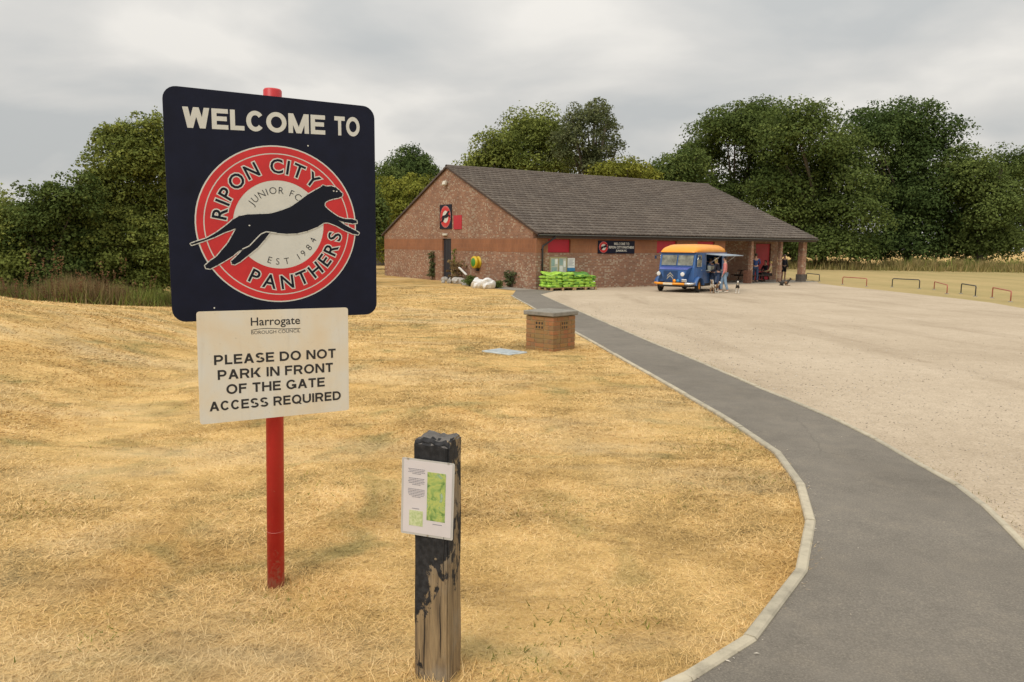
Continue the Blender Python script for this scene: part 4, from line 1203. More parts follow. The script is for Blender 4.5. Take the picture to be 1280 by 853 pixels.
for (lab, bx, Y_, bl_, mt, nl, lf, clp, tn) in hedge:
    bl_ = bl_ + [(bx - 26, 350, 34, 30), (bx + 24, 348, 34, 32), (bx, 330, 40, 36), (bx - 5, 362, 46, 16)] if Y_ < 29 else bl_
    tree('hedge_shrub', lab, 'shrub', HG, gpt(bx, Y_), [blob(a, b_, c_, d_, Y_ + random.uniform(-0.6, 0.9), 0.9) for a, b_, c_, d_ in bl_], M[mt], int(nl * 1.2), lf, clp, 0.12, tn, fill=0.3, spikes=110, reach=1.6)
def strand(name, label, cat, n, p0, p1, wid, h0, h1, wd, mat, seed, tilt=(60, 88)):
    t = rng.uniform(0, 1, n)
    x = p0[0] + (p1[0] - p0[0]) * t + rng.normal(size=n) * wid * 0.5
    y = p0[1] + (p1[1] - p0[1]) * t + rng.normal(size=n) * wid
    cl = vnoise(x * 1.1, y * 1.1, seed)
    kk = rng.uniform(0, 1, n) < 0.25 + 1.2 * cl; x, y, cl = x[kk], y[kk], cl[kk]; n = len(x)
    L = rng.uniform(h0, h1, n) * (0.25 + 1.3 * cl)
    return blades(0, x, y, L, None, np.full(n, wd), R(tilt[0]), R(tilt[1]), name, mat, label=label, cat=cat, tint=np.clip(cl * 0.7 + rng.normal(size=n) * 0.2, 0, 1))
a_, b_ = G(-120, 372), G(250, 374)
strand('tall_weeds', 'tall dead brown weeds and grass at the foot of the hedge', 'weeds', 20000, (-17.5, 20.3), (-9.6, 23.7), 0.45, 0.15, 0.85, 0.014, M['weed'], 31, (50, 88))
strand('nettles', 'low green nettles mixed into the dead weeds by the hedge', 'weeds', 16000, (-17.5, 20.6), (-9.6, 24.0), 0.55, 0.10, 0.62, 0.026, M['leaf_olive'], 37, (35, 85))
# rusty dock plants: each stalk cluster its own plant
for j_, (px, Yd, h_) in enumerate([(55, 21.2, 1.75), (63, 21.0, 1.3), (112, 21.8, 1.25), (121, 22.3, 1.0), (143, 22.4, 1.45), (180, 23.2, 0.95), (18, 20.6, 0.9), (88, 21.4, 0.8)]):
    g_ = gpt(px, Yd)
    n = 170
    k_ = rng.integers(0, 3 + j_ % 3, n); hh = rng.uniform(0.12, 1, n)
    ox = np.array([-.3, .26, -.08, 0.12, -.18, .02, .34])[k_]; oy = np.array([.05, -.1, .1, 0, -.05, .12, -.02])[k_]
    P = np.stack([ox * (0.6 + hh) , oy * (0.6 + hh), hh * h_ * np.array([.8, 1, .7, .95, .75, .9, .6])[k_]], 1)
    P += rng.normal(size=(n, 3)) * 0.02
    V, F, T = leaf_cloud(P, np.full(n, 0.02), np.full(n, 2), 0.045, np.clip(hh * 0.6, 0, 1))
    ob = link('dock_plant', np_mesh('dock_plant', V, F, M['dock'], T), None, g_)
    tag(ob, ['rusty brown dock plant, tallest of those before the dark shrub', 'rusty dock plant close right of the tallest one', 'rust coloured dock under the middle of the hedge', 'short rusty dock beside the one under the middle of the hedge', 'tall upright rusty dock left of the big shrub foot', 'low dock plant nearest to the navy sign', 'pale brown dock at the far left of the hedge foot', 'short brown dock between the tall pair and the hedge middle'][j_], 'weed', 'dock plants at the foot of the hedge')
# meadow strip below the far trees, and grass edge along the field hedge
pL, pR = gpt(985, 84), gpt(1400, 78)
strand('meadow_strip', 'tall uncut meadow grass in front of the far trees', 'grass', 22000, (pL.x, pL.y), (pR.x, pR.y), 2.2, 0.5, 1.25, 0.10, M['tallgrass'], 41, (55, 88))
strand('meadow_green', 'greener tall grass at the foot of the far trees', 'grass', 9000, (pL.x + 12, pL.y + 1), (pR.x, pR.y + 2), 2.0, 0.6, 1.4, 0.14, M['leaf_olive'], 43, (50, 88))

# ================================================================== CLUBHOUSE
HOUSE = empty('clubhouse', BO, BR, 'single storey brick clubhouse with brown tiled roof and open corner veranda', 'clubhouse')
HL, HW_, HE, HR = 21.7, 18.5, 2.86, 6.70
SL = (HR - HE) / (HW_ / 2)
T_ = 0.3
def wall(name, u0, u1, v0, v1, holes, fixed, axis, mat=None, label=None, d0=0.0, d1=T_):
    """wall of boxes around rectangular holes; axis 'x': runs along x at y=fixed+d"""
    us = sorted({u0, u1, *[h_[0] for h_ in holes], *[h_[1] for h_ in holes]}); vs_ = sorted({v0, v1, *[h_[2] for h_ in holes], *[h_[3] for h_ in holes]})
    hole = lambda a, b_: any(h_[0] - 1e-6 <= a and a < h_[1] - 1e-6 and h_[2] - 1e-6 <= b_ and b_ < h_[3] - 1e-6 for h_ in holes)
    mb = MB()
    for i_ in range(len(us) - 1):
        for j_ in range(len(vs_) - 1):
            if hole(us[i_], vs_[j_]): continue
            sk = ''
            solid = lambda ii, jj: 0 <= ii < len(us) - 1 and 0 <= jj < len(vs_) - 1 and not hole(us[ii], vs_[jj])
            if axis == 'x':
                if solid(i_ - 1, j_): sk += 'l'
                if solid(i_ + 1, j_): sk += 'r'
                if solid(i_, j_ - 1): sk += 'b'
                if solid(i_, j_ + 1): sk += 't'
                mb.box(us[i_], us[i_ + 1], fixed + d0, fixed + d1, vs_[j_], vs_[j_ + 1], skip=sk)
            else:
                if solid(i_ - 1, j_): sk += 'f'
                if solid(i_ + 1, j_): sk += 'k'
                if solid(i_, j_ - 1): sk += 'b'
                if solid(i_, j_ + 1): sk += 't'
                mb.box(fixed + d0, fixed + d1, us[i_], us[i_ + 1], vs_[j_], vs_[j_ + 1], skip=sk)
    o = mb.build(name, mat or M['brick'], HOUSE)
    if label: o['label'] = label
    return o
BZ0, BZ1 = 1.83, 2.53      # orange band
# front wall, with high red shuttered windows
wins = [(0.70, 2.11, 1.83, 2.50), (8.05, 9.55, 1.83, 2.50), (11.2, 12.6, 1.83, 2.50)]
wall('front_wall', 0, 13.5, 0, BZ0, [], 0, 'x')
wall('front_band', 0.001, 13.5, BZ0 + 0.001, BZ1, wins, -0.006, 'x', M['band'], d1=0.3)
wall('front_top_course', 0, 13.5, BZ1 + 0.001, HE - 0.06, [], 0, 'x')
for a, b_, c_, d_ in wins:
    mb = MB(); mb.box(a + 0.01, b_ - 0.01, 0.09, 0.13, c_ + 0.01, d_ - 0.01)
    for k_ in range(1, 8): mb.box(a + 0.02, b_ - 0.02, 0.078, 0.09, c_ + k_ * 0.083 - 0.03, c_ + k_ * 0.083 + 0.03)
    mb.build('shutter', M['redpaint'], HOUSE)
# recessed veranda walls
wall('veranda_side_wall', 0.3, 2.7, 0, HE - 0.02, [], 13.2, 'y', d0=0, d1=0.3)
wall('veranda_rear_wall', 13.5, 19.35, 0, HE + 0.9, [(14.6, 16.2, 0.9, 2.1)], 2.7, 'x')
wall('veranda_door_wall', 19.35, HL, 0, HE + 0.9, [(19.5, 21.0, 0.035, 2.45)], 2.7, 'x')
MB().box(14.62, 16.18, 2.80, 2.84, 0.92, 2.08).build('shutter', M['darkdoor'], HOUSE)
mb = MB(); mb.box(19.52, 20.98, 2.79, 2.84, 0.05, 2.43)
for k_ in range(9): mb.box(19.55, 20.95, 2.778, 2.79, 0.1 + k_ * 0.26, 0.1 + k_ * 0.26 + 0.22)
mb.build('veranda_door', M['redpaint'], HOUSE)
# pillars
for (a, b_) in ((15.82, 16.03), (18.53, 18.74), (20.72, 21.12)):
    MB().box(a, b_, 0.0, 0.20 if b_ < 20 else 0.34, 0.035, HE - 0.22).build('brick_pillar', M['brick'], HOUSE)
MB().box(20.67, 21.17, -0.03, 0.39, 0.03, 0.50).build('pillar_plinth', M['darkstone'], HOUSE)
MB().box(13.5, HL + 0.1, 0.02, 0.34, HE - 0.22, HE - 0.02).build('eaves_beam', M['fascia'], HOUSE)
MB().box(13.5, HL, 0.34, 2.7, HE - 0.10, HE - 0.06).build('veranda_ceiling', M['fascia'], HOUSE)
# gable walls
GD0, GD1 = 8.80, 9.90
wall('gable_wall', 0.001 + T_, HW_, 0, BZ0, [(GD0, GD1, 0, BZ0)], 0, 'y')
wall('gable_band', 0.295, HW_, BZ0 + 0.001, BZ1, [(GD0, GD1, BZ0 + 0.001, BZ1)], -0.006, 'y', M['band'], d1=0.3)
mb = MB(); yy = lambda z_: (z_ - HE) / SL
mb.prism([(0.0, BZ1 + 0.001), (HW_, BZ1 + 0.001), (HW_, HE - 0.04), (HW_ / 2, HR - 0.04), (0.0, HE - 0.04)], 0, T_, 'yz')
mb.build('gable_upper_wall', M['brick'], HOUSE)
mb = MB(); mb.prism([(0.34, HE - 0.2), (HW_, HE - 0.2), (HW_, HE - 0.04), (HW_ / 2, HR - 0.04), (0.34, HE + 0.08)], HL - T_, HL, 'yz')
mb.build('far_gable_wall', M['brick'], HOUSE)
wall('far_end_wall', 3.0, HW_, 0, HE - 0.2, [], HL - T_, 'y')
wall('rear_wall', 0.3, HL - 0.3, 0, HE - 0.1, [], HW_ - T_, 'x')
# corner quoin where the two bands meet is brick; gable door
mb = MB(); mb.box(0.10, 0.15, GD0 + 0.01, GD1 - 0.01, 0.02, BZ1 - 0.01)
for k_ in range(5): mb.box(0.085, 0.10, GD0 + 0.06 + k_ * 0.2, GD0 + 0.06 + k_ * 0.2 + 0.17, 0.08, BZ1 - 0.08)
gd = mb.build('gable_door', M['darkdoor'], HOUSE)
MB().tube([(0.05, GD0 + 0.14, 1.0), (0.05, GD0 + 0.14, 1.15)], 0.015, 6).build('handle', M['steel'], gd)
# roof: courses of tiles with real steps
tv = []; tf = []; tt = []
OV = 0.27; XO = 0.10
ang = math.atan(SL); cs_, sn_ = math.cos(ang), math.sin(ang)
slope_len = (HW_ / 2 + OV) / cs_
rows = 27; gau = slope_len / rows; tw_ = 0.33; ncol = int((HL + 2 * XO) / tw_); tw_ = (HL + 2 * XO) / ncol
for side_ in (0, 1):
    for r_ in range(rows):
        off = 0.5 * tw_ * (r_ % 2)
        for c_ in range(-1, ncol):
            xa = -XO + off + c_ * tw_; xb = xa + tw_ - 0.006
            xa = max(xa, -XO); xb = min(xb, HL + XO)
            if xb - xa < 0.03: continue
            s0 = r_ * gau - 0.0; s1 = s0 + gau + 0.05
            j = random.uniform(-0.003, 0.003); 
            pts = []
            for (s_, lift, lo) in ((s0, 0.098 + j, 0), (s1, 0.036 + j, 1)):
                for x_ in (xa, xb):
                    for th_ in (lift, lift - (0.06 if not lo else 0.028)):
                        yl = -OV + s_ * cs_ - th_ * sn_; zl = HE - OV * SL + s_ * sn_ + th_ * cs_
                        if side_: yl = HW_ - yl
                        pts.append((x_, yl, zl))
            n0 = len(tv); tv += pts
            q = [0, 1, 2, 3, 4, 5, 6, 7]
            tf += [(n0, n0 + 2, n0 + 6, n0 + 4), (n0, n0 + 1, n0 + 3, n0 + 2), (n0, n0 + 4, n0 + 5, n0 + 1), (n0 + 2, n0 + 3, n0 + 7, n0 + 6)]
            tt += [random.random()] * 8
me = np_mesh('roof_tiles', np.array(tv), np.array(tf), M['tile'], np.array(tt))
roof = MB()
for sgn in (0, 1):
    ya = -OV + 0.05; yb = HW_ / 2
    za, zb = HE + ya * SL, HR
    P = [(ya, za - 0.05), (yb, zb - 0.05), (yb, zb + 0.01), (ya, za + 0.01)]
    if sgn: P = [(HW_ - p_[0], p_[1]) for p_ in reversed(P)]
    roof.prism(P, -XO + 0.02, HL + XO - 0.02, 'yz')
roof = roof.build('roof', M['fascia'], HOUSE)
tag(link('roof_tiles', me, roof), kind='stuff')
nr_ = 48; seg = (HL + 2 * XO) / nr_
rt = MB(); rt.lathe([(0.13, 0), (0.13, seg - 0.012)], 8, (0, 0, 0), 'x')
rme = rt.mesh('ridge_tile', M['tile'])
for k_ in range(nr_): link('ridge_tile', rme, roof, (-XO + k_ * seg, HW_ / 2, HR + 0.0 + random.uniform(-0.006, 0.006)))
for nm, ya, yb in (('verge_board', -OV, HW_ / 2), ('verge_board', HW_ + OV, HW_ / 2)):
    za, zb = HE + (ya if ya < 1 else HW_ - ya) * SL, HR
    for xx in (-XO - 0.01, HL + XO - 0.015):
        mb = MB(); mb.prism([(ya, za - 0.06), (yb, zb - 0.06), (yb, zb + 0.02), (ya, za + 0.02)], xx, xx + 0.025, 'yz'); mb.build(nm, M['fascia'], roof)
# gutter, fascia, downpipe
MB().box(-XO + 0.03, HL + XO - 0.03, -OV + 0.03, -OV + 0.055, HE - OV * SL - 0.19, HE - OV * SL - 0.01).build('fascia_board', M['fascia'], HOUSE)
MB().box(0, HL, -OV + 0.055, -0.004, HE - OV * SL - 0.19, HE - OV * SL - 0.175).build('soffit', M['fascia'], HOUSE)
gy0 = -OV - 0.035; gz0 = HE - OV * SL - 0.055
mb = MB(); vs = []; n = 8
for x_ in (-XO, HL + XO):
    for k_ in range(n + 1):
        a = PI + PI * k_ / n; vs.append((x_, gy0 + 0.062 * math.cos(a), gz0 + 0.06 * math.sin(a) + 0.02))
mb.add(vs, [(k_, k_ + 1, n + 2 + k_, n + 1 + k_) for k_ in range(n)])
mb.box(-XO, HL + XO, gy0 - 0.068, gy0 - 0.060, gz0 + 0.004, gz0 + 0.030, 1)
gut = mb.build('gutter', [M['blackplastic'], M['gutter']], HOUSE, fix=False)
MB().tube([(0.95, gy0, gz0 - 0.02), (0.95, gy0, gz0 - 0.10), (0.35, -0.07, 2.15), (0.33, -0.07, 2.0), (0.33, -0.07, 0.05)], 0.045, 8).build('downpipe', M['blackplastic'], HOUSE)
mb = MB()
for z_ in (0.4, 1.2, 1.95): mb.box(0.27, 0.39, -0.075, -0.003, z_, z_ + 0.05)
pieces(mb.build('pipe_bracket', M['blackplastic'], HOUSE))
# gable fittings (on the x=0 face, facing -x)
def on_gable(name, y0, y1, z0, z1, d, mat, label=None, cat=None, bev=0.01):
    mb = MB(); mb.obox((0, 0, 0), d, y1 - y0, z1 - z0, None, 0, bev)
    me_ = mb.mesh(name, mat)
    return me_, BW(-d / 2 - 0.004, (y0 + y1) / 2, (z0 + z1) / 2)
lamp = MB(); lamp.obox((0, 0, 0), 0.08, 0.26, 0.22, None, 0, 0.015); lamp.obox((-0.10, 0, -0.02), 0.14, 0.34, 0.26, Matrix.Rotation(0.4, 3, 'Y'), 0, 0.02)
o = lamp.build('floodlight', M['lampwhite'], HOUSE); o.location = (-0.05, 9.35, 5.78)
lamp = MB(); lamp.obox((0, 0, 0), 0.12, 0.5, 0.12, None, 0, 0.02)
o = lamp.build('door_light', M['lampwhite'], HOUSE); o.location = (-0.066, 9.45, 2.76)
MB().box(-0.03, -0.004, 7.50, 8.46, 3.06, 3.86).build('red_vent_panel', M['redpaint'], HOUSE)
lamp = MB(); lamp.obox((0, 0, 0), 0.16, 0.10, 0.08, None, 0, 0.015)
o = lamp.build('eaves_light', M['lampwhite'], HOUSE); o.location = (9.6, -0.07, 2.62)
# crest board on the gable: local x runs along -y of the house
cb_ = empty('gable_crest_board', BW(-0.006, 9.42, 0), BR - PI / 2, 'black board with round club crest, high on the gable above the dark door', 'sign')
MB().box(-0.73, 0.73, -0.04, 0.0, 3.10, 4.52).build('board', M['navy'], cb_)
emblem(cb_, 0, 3.81, 1.86, -0.04, full=False)
# yellow drum
dr = empty('yellow_wall_drum', BW(-0.01, 5.6, 1.22), BR, 'yellow round hose drum with a green face, on the gable wall', 'hose drum')
mb = MB(); mb.lathe([(0, -0.34), (0.26, -0.34), (0.34, -0.31), (0.34, -0.20), (0.28, -0.17), (0.28, -0.06), (0.34, -0.03), (0.34, 0), (0, 0)], 20, axis='x'); mb.build('drum', M['yellow'], dr)
mb = MB(); mb.lathe([(0, -0.357), (0.20, -0.357), (0.24, -0.343), (0.24, -0.34)], 20, axis='x'); mb.build('drum_face', M['green'], dr)
MB().box(-0.12, 0.0, -0.06, 0.06, -0.48, -0.33).build('bracket', M['blackplastic'], dr)

# front wall boards
def front_thing(name, x, z, label, cat): return empty(name, BW(x, -0.006, z), BR, label, cat)
nb = front_thing('notice_board', 1.33, 1.21, 'glazed notice board with pale posters under the first red shutter', 'notice board')
mb = MB(); mb.box(-0.50, 0.50, -0.05, 0, -0.38, 0.38); mb.build('backing', M['boardgrey'], nb)
mb = MB()
for a in ((-0.53, 0.53, 0.36, 0.41), (-0.53, 0.53, -0.41, -0.36), (-0.53, -0.49, -0.36, 0.36), (0.49, 0.53, -0.36, 0.36), (-0.02, 0.02, -0.36, 0.36)): mb.box(a[0], a[1], -0.075, -0.003, a[2], a[3])
mb.build('frame', M['boardframe'], nb)
for (a, b_, c_, d_) in ((-0.44, -0.24, -0.05, 0.3), (-0.2, -0.06, 0.05, 0.3), (-0.42, -0.1, -0.32, -0.1), (0.06, 0.28, 0.0, 0.31), (0.32, 0.46, -0.1, 0.2), (0.07, 0.27, -0.32, -0.05)):
    MB().box(a, b_, -0.056, -0.0505, c_, d_).build('poster', M['white'] if random.random() < 0.6 else M['cl_teal'], nb)
wb = front_thing('information_panel', 2.15, 1.24, 'narrow white information panel with blue foot, right of the notice board', 'sign')
MB().box(-0.23, 0.23, -0.03, 0, -0.17, 0.32).build('white_panel', M['white'], wb)
MB().box(-0.25, 0.25, -0.035, 0, -0.34, -0.171).build('blue_panel', M['skyblue'], wb)
mb = MB()
for k_ in range(7): mb.box(-0.18, 0.18 - 0.05 * (k_ % 3), -0.033, -0.0302, 0.26 - k_ * 0.055, 0.275 - k_ * 0.055)
mb.build('print', M['ink_grey'], wb)
ws = front_thing('wall_sign', 5.14, 2.13, 'long dark welcome sign with round crest and white lettering on the front wall', 'sign')
MB().box(-1.26, 1.26, -0.035, 0, -0.335, 0.335).build('board', M['navy'], ws)
emblem(ws, -0.90, 0.0, 0.85, -0.035, full=False)
mb = MB()
bold_text(mb, 'WELCOME TO', -0.20, 0.86, 0.115, 0.245, -0.042)
text_into(mb, 'RIPON CITY PANTHERS', -0.54, 1.20, -0.07, 0.06, -0.042, offset=0.03)
text_into(mb, 'JUNIOR FC', -0.06, 0.70, -0.26, -0.13, -0.042, offset=0.03)
mb.build('lettering', M['signwhite'], ws, fix=False)

# ================================================================== BIG SIGN
SG = empty('welcome_sign', (-1.113, 3.475, float(hz(-1.113, 3.475))), 0, 'large navy welcome sign with red round crest above a cream notice, on one red post', 'sign')
lean = Matrix.Rotation(R(1.25), 4, 'Y')
mb = MB(); mb.lathe([(0, 0), (0.0395, 0.0), (0.0395, 2.285), (0.035, 2.292), (0, 2.293)], 24)
mb2 = MB(); mb2.add([(lean @ Vector(v)) - Vector((0, 0, 0.0)) for v in mb.v], mb.f, 0, True)
post = mb2.build('post', M['redpost'], SG)
for k_, z_ in ((0, 0.275),):
    mb = MB(); mb.lathe([(0.0392, 0), (0.0402, 0.001), (0.0392, 0.002)], 24); o = mb.build('weld_seam', M['weld'], post); o.location = (z_ * math.tan(R(1.25)), 0, z_)
PH = R(31)
PN = bpy.data.objects.new('sign_panel', MB().prism(rrect(-0.400, 0.505, 1.263, 2.229, 0.055), -0.002, 0.001, 'xz', 0).mesh('sign_panel', M['navy']))
COL.objects.link(PN); PN.parent = SG
PN.rotation_euler = (0, 0, PH)
PN.location = (-1.11 + 0.05 * math.sin(PH) + 1.113, 3.45 - 0.05 * math.cos(PH) - 3.475, -float(hz(-1.113, 3.475)))
mb = MB()
bold_text(mb, 'WELCOME', -0.327, 0.270, 0, 0.084, -0.0026, t=0.24, gap=0.10)
bold_text(mb, 'TO', 0.313, 0.432, 0, 0.084, -0.0026, t=0.24, gap=0.10)
# follow the printed baseline (slightly rising)
V_ = mb.v
mb.v = [(x_, y_, z_ + 2.066 + (x_ + 0.33) * 0.031) for (x_, y_, z_) in V_]
mb.build('welcome_lettering', M['signwhite'], PN, fix=False)
emblem(PN, 0.055, 1.678, 1.0, -0.002)
mb = MB(); 
for (a, b_) in ((-0.232, 1.318), (0.19, 2.03)): disc(mb, a, b_, 0.0035, 0.0035, -0.003, n=8)
pieces(mb.build('paint_chip', M['signwhite'], PN))
# rails and clips on the back
mb = MB()
for z_ in (1.45, 2.05):
    mb.box(-0.36, 0.46, 0.001, 0.022, z_ - 0.02, z_ + 0.02)
    mb.tube([(0.0, 0.02, z_), (-0.06, 0.06, z_), (0.0, 0.13, z_), (0.06, 0.06, z_), (0.0, 0.02, z_)], 0.006, 6, cap=False)
pieces(mb.build('mounting_rail', M['signback'], PN, fix=False))
NP = bpy.data.objects.new('notice_panel', MB().prism(rrect(-0.334, 0.332, -0.245, 0.245, 0.012, 3), -0.002, 0.001, 'xz', 0).mesh('notice_panel', M['cream']))
COL.objects.link(NP); NP.parent = PN; NP.location = (0.026, -0.008, 1.058); NP.rotation_euler = (0, R(0.35), 0)
def nb_(s, x0, x1, z0, z1): bold_text(mb, s, x0 - 0.026, x1 - 0.026, z0 - 1.058, z1 - 1.058, -0.0026, t=0.215, gap=0.14)
def nt_(s, x0, x1, z0, z1, off): text_into(mb, s, x0 - 0.026, x1 - 0.026, z0 - 1.058, z1 - 1.058, -0.0026, offset=off)
mb = MB()
nb_('PLEASE DO NOT', -0.243, 0.296, 1.069, 1.112)
nb_('PARK IN FRONT', -0.230, 0.282, 1.003, 1.046)
nb_('OF THE GATE', -0.196, 0.242, 0.937, 0.980)
nb_('ACCESS REQUIRED', -0.268, 0.318, 0.867, 0.909)
nt_('Harrogate', -0.085, 0.132, 1.222, 1.270, 0.008)
nt_('BOROUGH COUNCIL', -0.084, 0.132, 1.196, 1.211, -0.004)
sw = [(-0.085 - 0.026 + 0.217 * t_ / 12, 1.214 - 1.058 + 0.008 * math.sin(PI * min(1, t_ / 8)) * (1 - t_ / 14)) for t_ in range(13)]
stroke(mb, sw, 0.0013, -0.0026, closed=False)
mb.build('notice_lettering', M['black'], NP, fix=False)

# ================================================================== BOLLARD AND ITS NOTICE
BX, BY = -0.266, 2.72
bz = float(hz(BX, BY))
BOL = empty('timber_bollard', (BX, BY, bz), R(-19), 'square timber bollard, weathered and partly charred black, by the bottom edge of the photo', 'bollard')
bm = bmesh.new(); bmesh.ops.create_cube(bm, size=1)
bmesh.ops.scale(bm, vec=(0.136, 0.120, 1.0), verts=bm.verts); bmesh.ops.translate(bm, vec=(0, 0, 0.42), verts=bm.verts)
bmesh.ops.bevel(bm, geom=[e_ for e_ in bm.edges], offset=0.006, segments=2, affect='EDGES')
bmesh.ops.subdivide_edges(bm, edges=[e_ for e_ in bm.edges if e_.calc_length() > 0.08], cuts=9, use_grid_fill=True)
for v in bm.verts:
    j = float(vnoise(v.co.x * 40 + 5 + v.co.y * 31, v.co.z * 9, 3)) - 0.5; j2 = float(vnoise(v.co.x * 60 + 3, v.co.y * 60, 8)) - 0.5
    v.co.x += j * 0.004; v.co.y += j * 0.004
    if v.co.z > 0.9: v.co.z += j2 * 0.018 - 0.004 - 0.012 * (v.co.y < -0.05)
me = bpy.data.meshes.new('timber'); bm.to_mesh(me); bm.free(); me.materials.append(M['oak']); me.materials.append(M['oakgrey'])
for p_ in me.polygons:
    if p_.normal.z > 0.8: p_.material_index = 1
link('timber', me, BOL)
# drying cracks on the front face
mb = MB()
for (cx_, z0_, z1_) in ((-0.028, 0.0, 0.30), (0.035, 0.10, 0.34), (0.05, 0.40, 0.62), (-0.05, -0.05, 0.12), (0.055, 0.7, 0.9)):
    pts = [(cx_ + random.uniform(-0.003, 0.003), -0.0622, z0_ + (z1_ - z0_) * t_ / 5) for t_ in range(6)]
    mb.tube(pts, [0.0005, 0.0016, 0.002, 0.0018, 0.0014, 0.0005], 5)
pieces(mb.build('drying_crack', M['black'], BOL))
# laminated notice, facing the camera
NT = empty('laminated_notice', (BX, BY, bz), R(-19), 'white laminated notice with green map, pinned to the timber bollard', 'notice')
def npl(o): return o
sheet = Matrix.Rotation(R(-3.0), 4, 'Y')
sub = bpy.data.objects.new('laminate_sheet', MB().prism(rrect(-0.116, 0.106, -0.156, 0.152, 0.006, 2), -0.0010, 0.0, 'xz').mesh('laminate_sheet', M['laminate']))
COL.objects.link(sub); sub.parent = NT; sub.location = (-0.006, -0.0675, 0.705); sub.rotation_euler = (R(1), R(2.0), R(3)); sub.scale = (0.91, 1, 0.93)
MB().box(-0.107, 0.097, -0.0018, -0.0012, -0.147, 0.145).build('paper', M['paper'], sub)
MB().box(-0.006, 0.071, -0.0026, -0.0019, -0.088, 0.106).build('site_map', M['map'], sub)
MB().box(-0.080, -0.022, -0.0026, -0.0019, -0.118, -0.056).build('inset_map', M['inset'], sub)
mb = MB()
zt = 0.112
for para in (4, 5, 6):
    for ln in range(para):
        wdt = random.uniform(0.030, 0.036) if ln < para - 1 else 0.018
        x_ = -0.052 - wdt
        while x_ < -0.052 + wdt:
            wl_ = random.uniform(0.003, 0.009); mb.box(x_, min(x_ + wl_, -0.052 + wdt), -0.0026, -0.0019, zt - 0.0021, zt); x_ += wl_ + 0.0016
        zt -= 0.0062
    zt -= 0.0125
for x_, z_, l_ in ((-0.068, -0.047, 0.03), (0.02, -0.100, 0.04)): mb.box(x_, x_ + l_, -0.0026, -0.0019, z_ - 0.002, z_)
mb.build('printed_lines', M['ink_grey'], sub)
mb = MB()
for x_, z_ in ((-0.09, 0.148), (0.08, 0.148), (0.0, -0.151)): disc(mb, x_, z_, 0.004, 0.004, -0.0024, n=10)
pieces(mb.build('drawing_pin', M['steel'], sub))

# ================================================================== BRICK PIER AND COVER
g_ = G(690, 440.5); d_ = Vector((-0.02, 0.66, 0))
PC = Vector((g_.x - 0.005, g_.y + 0.47, 0)); pz = float(hz(PC.x, PC.y))
PIER = empty('brick_meter_housing', (PC.x, PC.y, pz - 0.02), R(-42), 'low square brick housing with a concrete cap, beside the path', 'brick housing')
A_ = 0.595; h2 = A_ / 2; BLN = (A_ - 0.02) / 3; BHF = A_ - 0.1125 - 2 * BLN - 0.02
MB().box(-h2 + 0.008, h2 - 0.008, -h2 + 0.008, h2 - 0.008, -0.1, 0.60).build('mortar_core', M['mortar'], PIER)
def brick_mesh(L): 
    return MB().obox((0, 0, 0), L, 0.1025, 0.065, None, 0, 0.003).mesh('brick', M['onebrick'])
bm1, bm2 = brick_mesh(BLN), brick_mesh(BHF)
for crs in range(8):
    z_ = 0.0375 + crs * 0.075
    flip = crs % 2 == 1 and crs not in (5, 6)
    for sd_ in range(4):
        rot = Matrix.Rotation(sd_ * PI / 2, 4, 'Z')
        seq = [(BLN / 2, bm1), (BLN * 1.5 + 0.01, bm1), (2 * BLN + 0.02 + BHF / 2, bm2)] if not flip else [(BHF / 2, bm2), (BHF + 0.01 + BLN / 2, bm1), (BHF + 0.02 + BLN * 1.5, bm1)]
        for k_, (u_, me_) in enumerate(seq):
            if crs in (5, 6) and k_ == 1: continue
            xx = -h2 + u_ if not flip else h2 - A_ + 0.1125 + u_
            jit = random.uniform(-0.002, 0.002)
            p_ = rot @ Vector((xx, -h2 + 0.05125 + jit, z_))
            link('brick', me_, PIER, p_, (0, 0, sd_ * PI / 2 + random.uniform(-0.008, 0.008)))
    if crs == 5:
        for sd_ in range(4):
            mb = MB()
            W2, H2 = BLN / 2, 0.07
            xs = [-W2, -0.078, -0.042, -0.018, 0.018, 0.042, 0.078, W2]; zs = [-H2, -0.055, -0.013, 0.013, 0.055, H2]
            for i_ in range(7):
                for j_ in range(5):
                    if i_ in (1, 3, 5) and j_ in (1, 3): continue
                    mb.box(xs[i_], xs[i_ + 1], -0.05, 0.0, zs[j_], zs[j_ + 1])
            o = mb.build('air_brick', M['onebrick'], PIER)
            rot = Matrix.Rotation(sd_ * PI / 2, 4, 'Z')
            o.location = rot @ Vector((-h2 + BLN * 1.5 + 0.01, -h2 + 0.045, z_ + 0.0375)); o.rotation_euler = (0, 0, sd_ * PI / 2)
            mb = MB(); mb.box(-W2 + 0.01, W2 - 0.01, -0.0425, -0.0385, -H2 + 0.01, H2 - 0.01); q = mb.build('vent_hole_shade', M['black'], o)  # black plate stands in for the shade inside the holes
MB().obox((0, 0, 0.648), A_ + 0.075, A_ + 0.075, 0.075, None, 0, 0.012).build('cap_slab', M['concrete'], PIER)
# manhole cover slab
g1, g2, g3 = G(604, 441), G(630, 447.5), G(657, 440)
mc = Vector(((g1.x + g3.x) / 2, (g1.y + g3.y) / 2 - 0.05, 0))
MH = empty('inspection_cover', (mc.x, mc.y, float(hz(mc.x, mc.y))), R(-42), 'pale blue grey inspection cover set in the grass beside the brick housing', 'manhole cover')
MB().obox((0, 0, -0.025), 0.62, 0.44, 0.10, None, 0, 0.01).build('frame', M['slab'], MH)
MB().obox((0, 0, 0.027), 0.50, 0.33, 0.012, None, 0, 0.004).build('lid', M['slab'], MH)

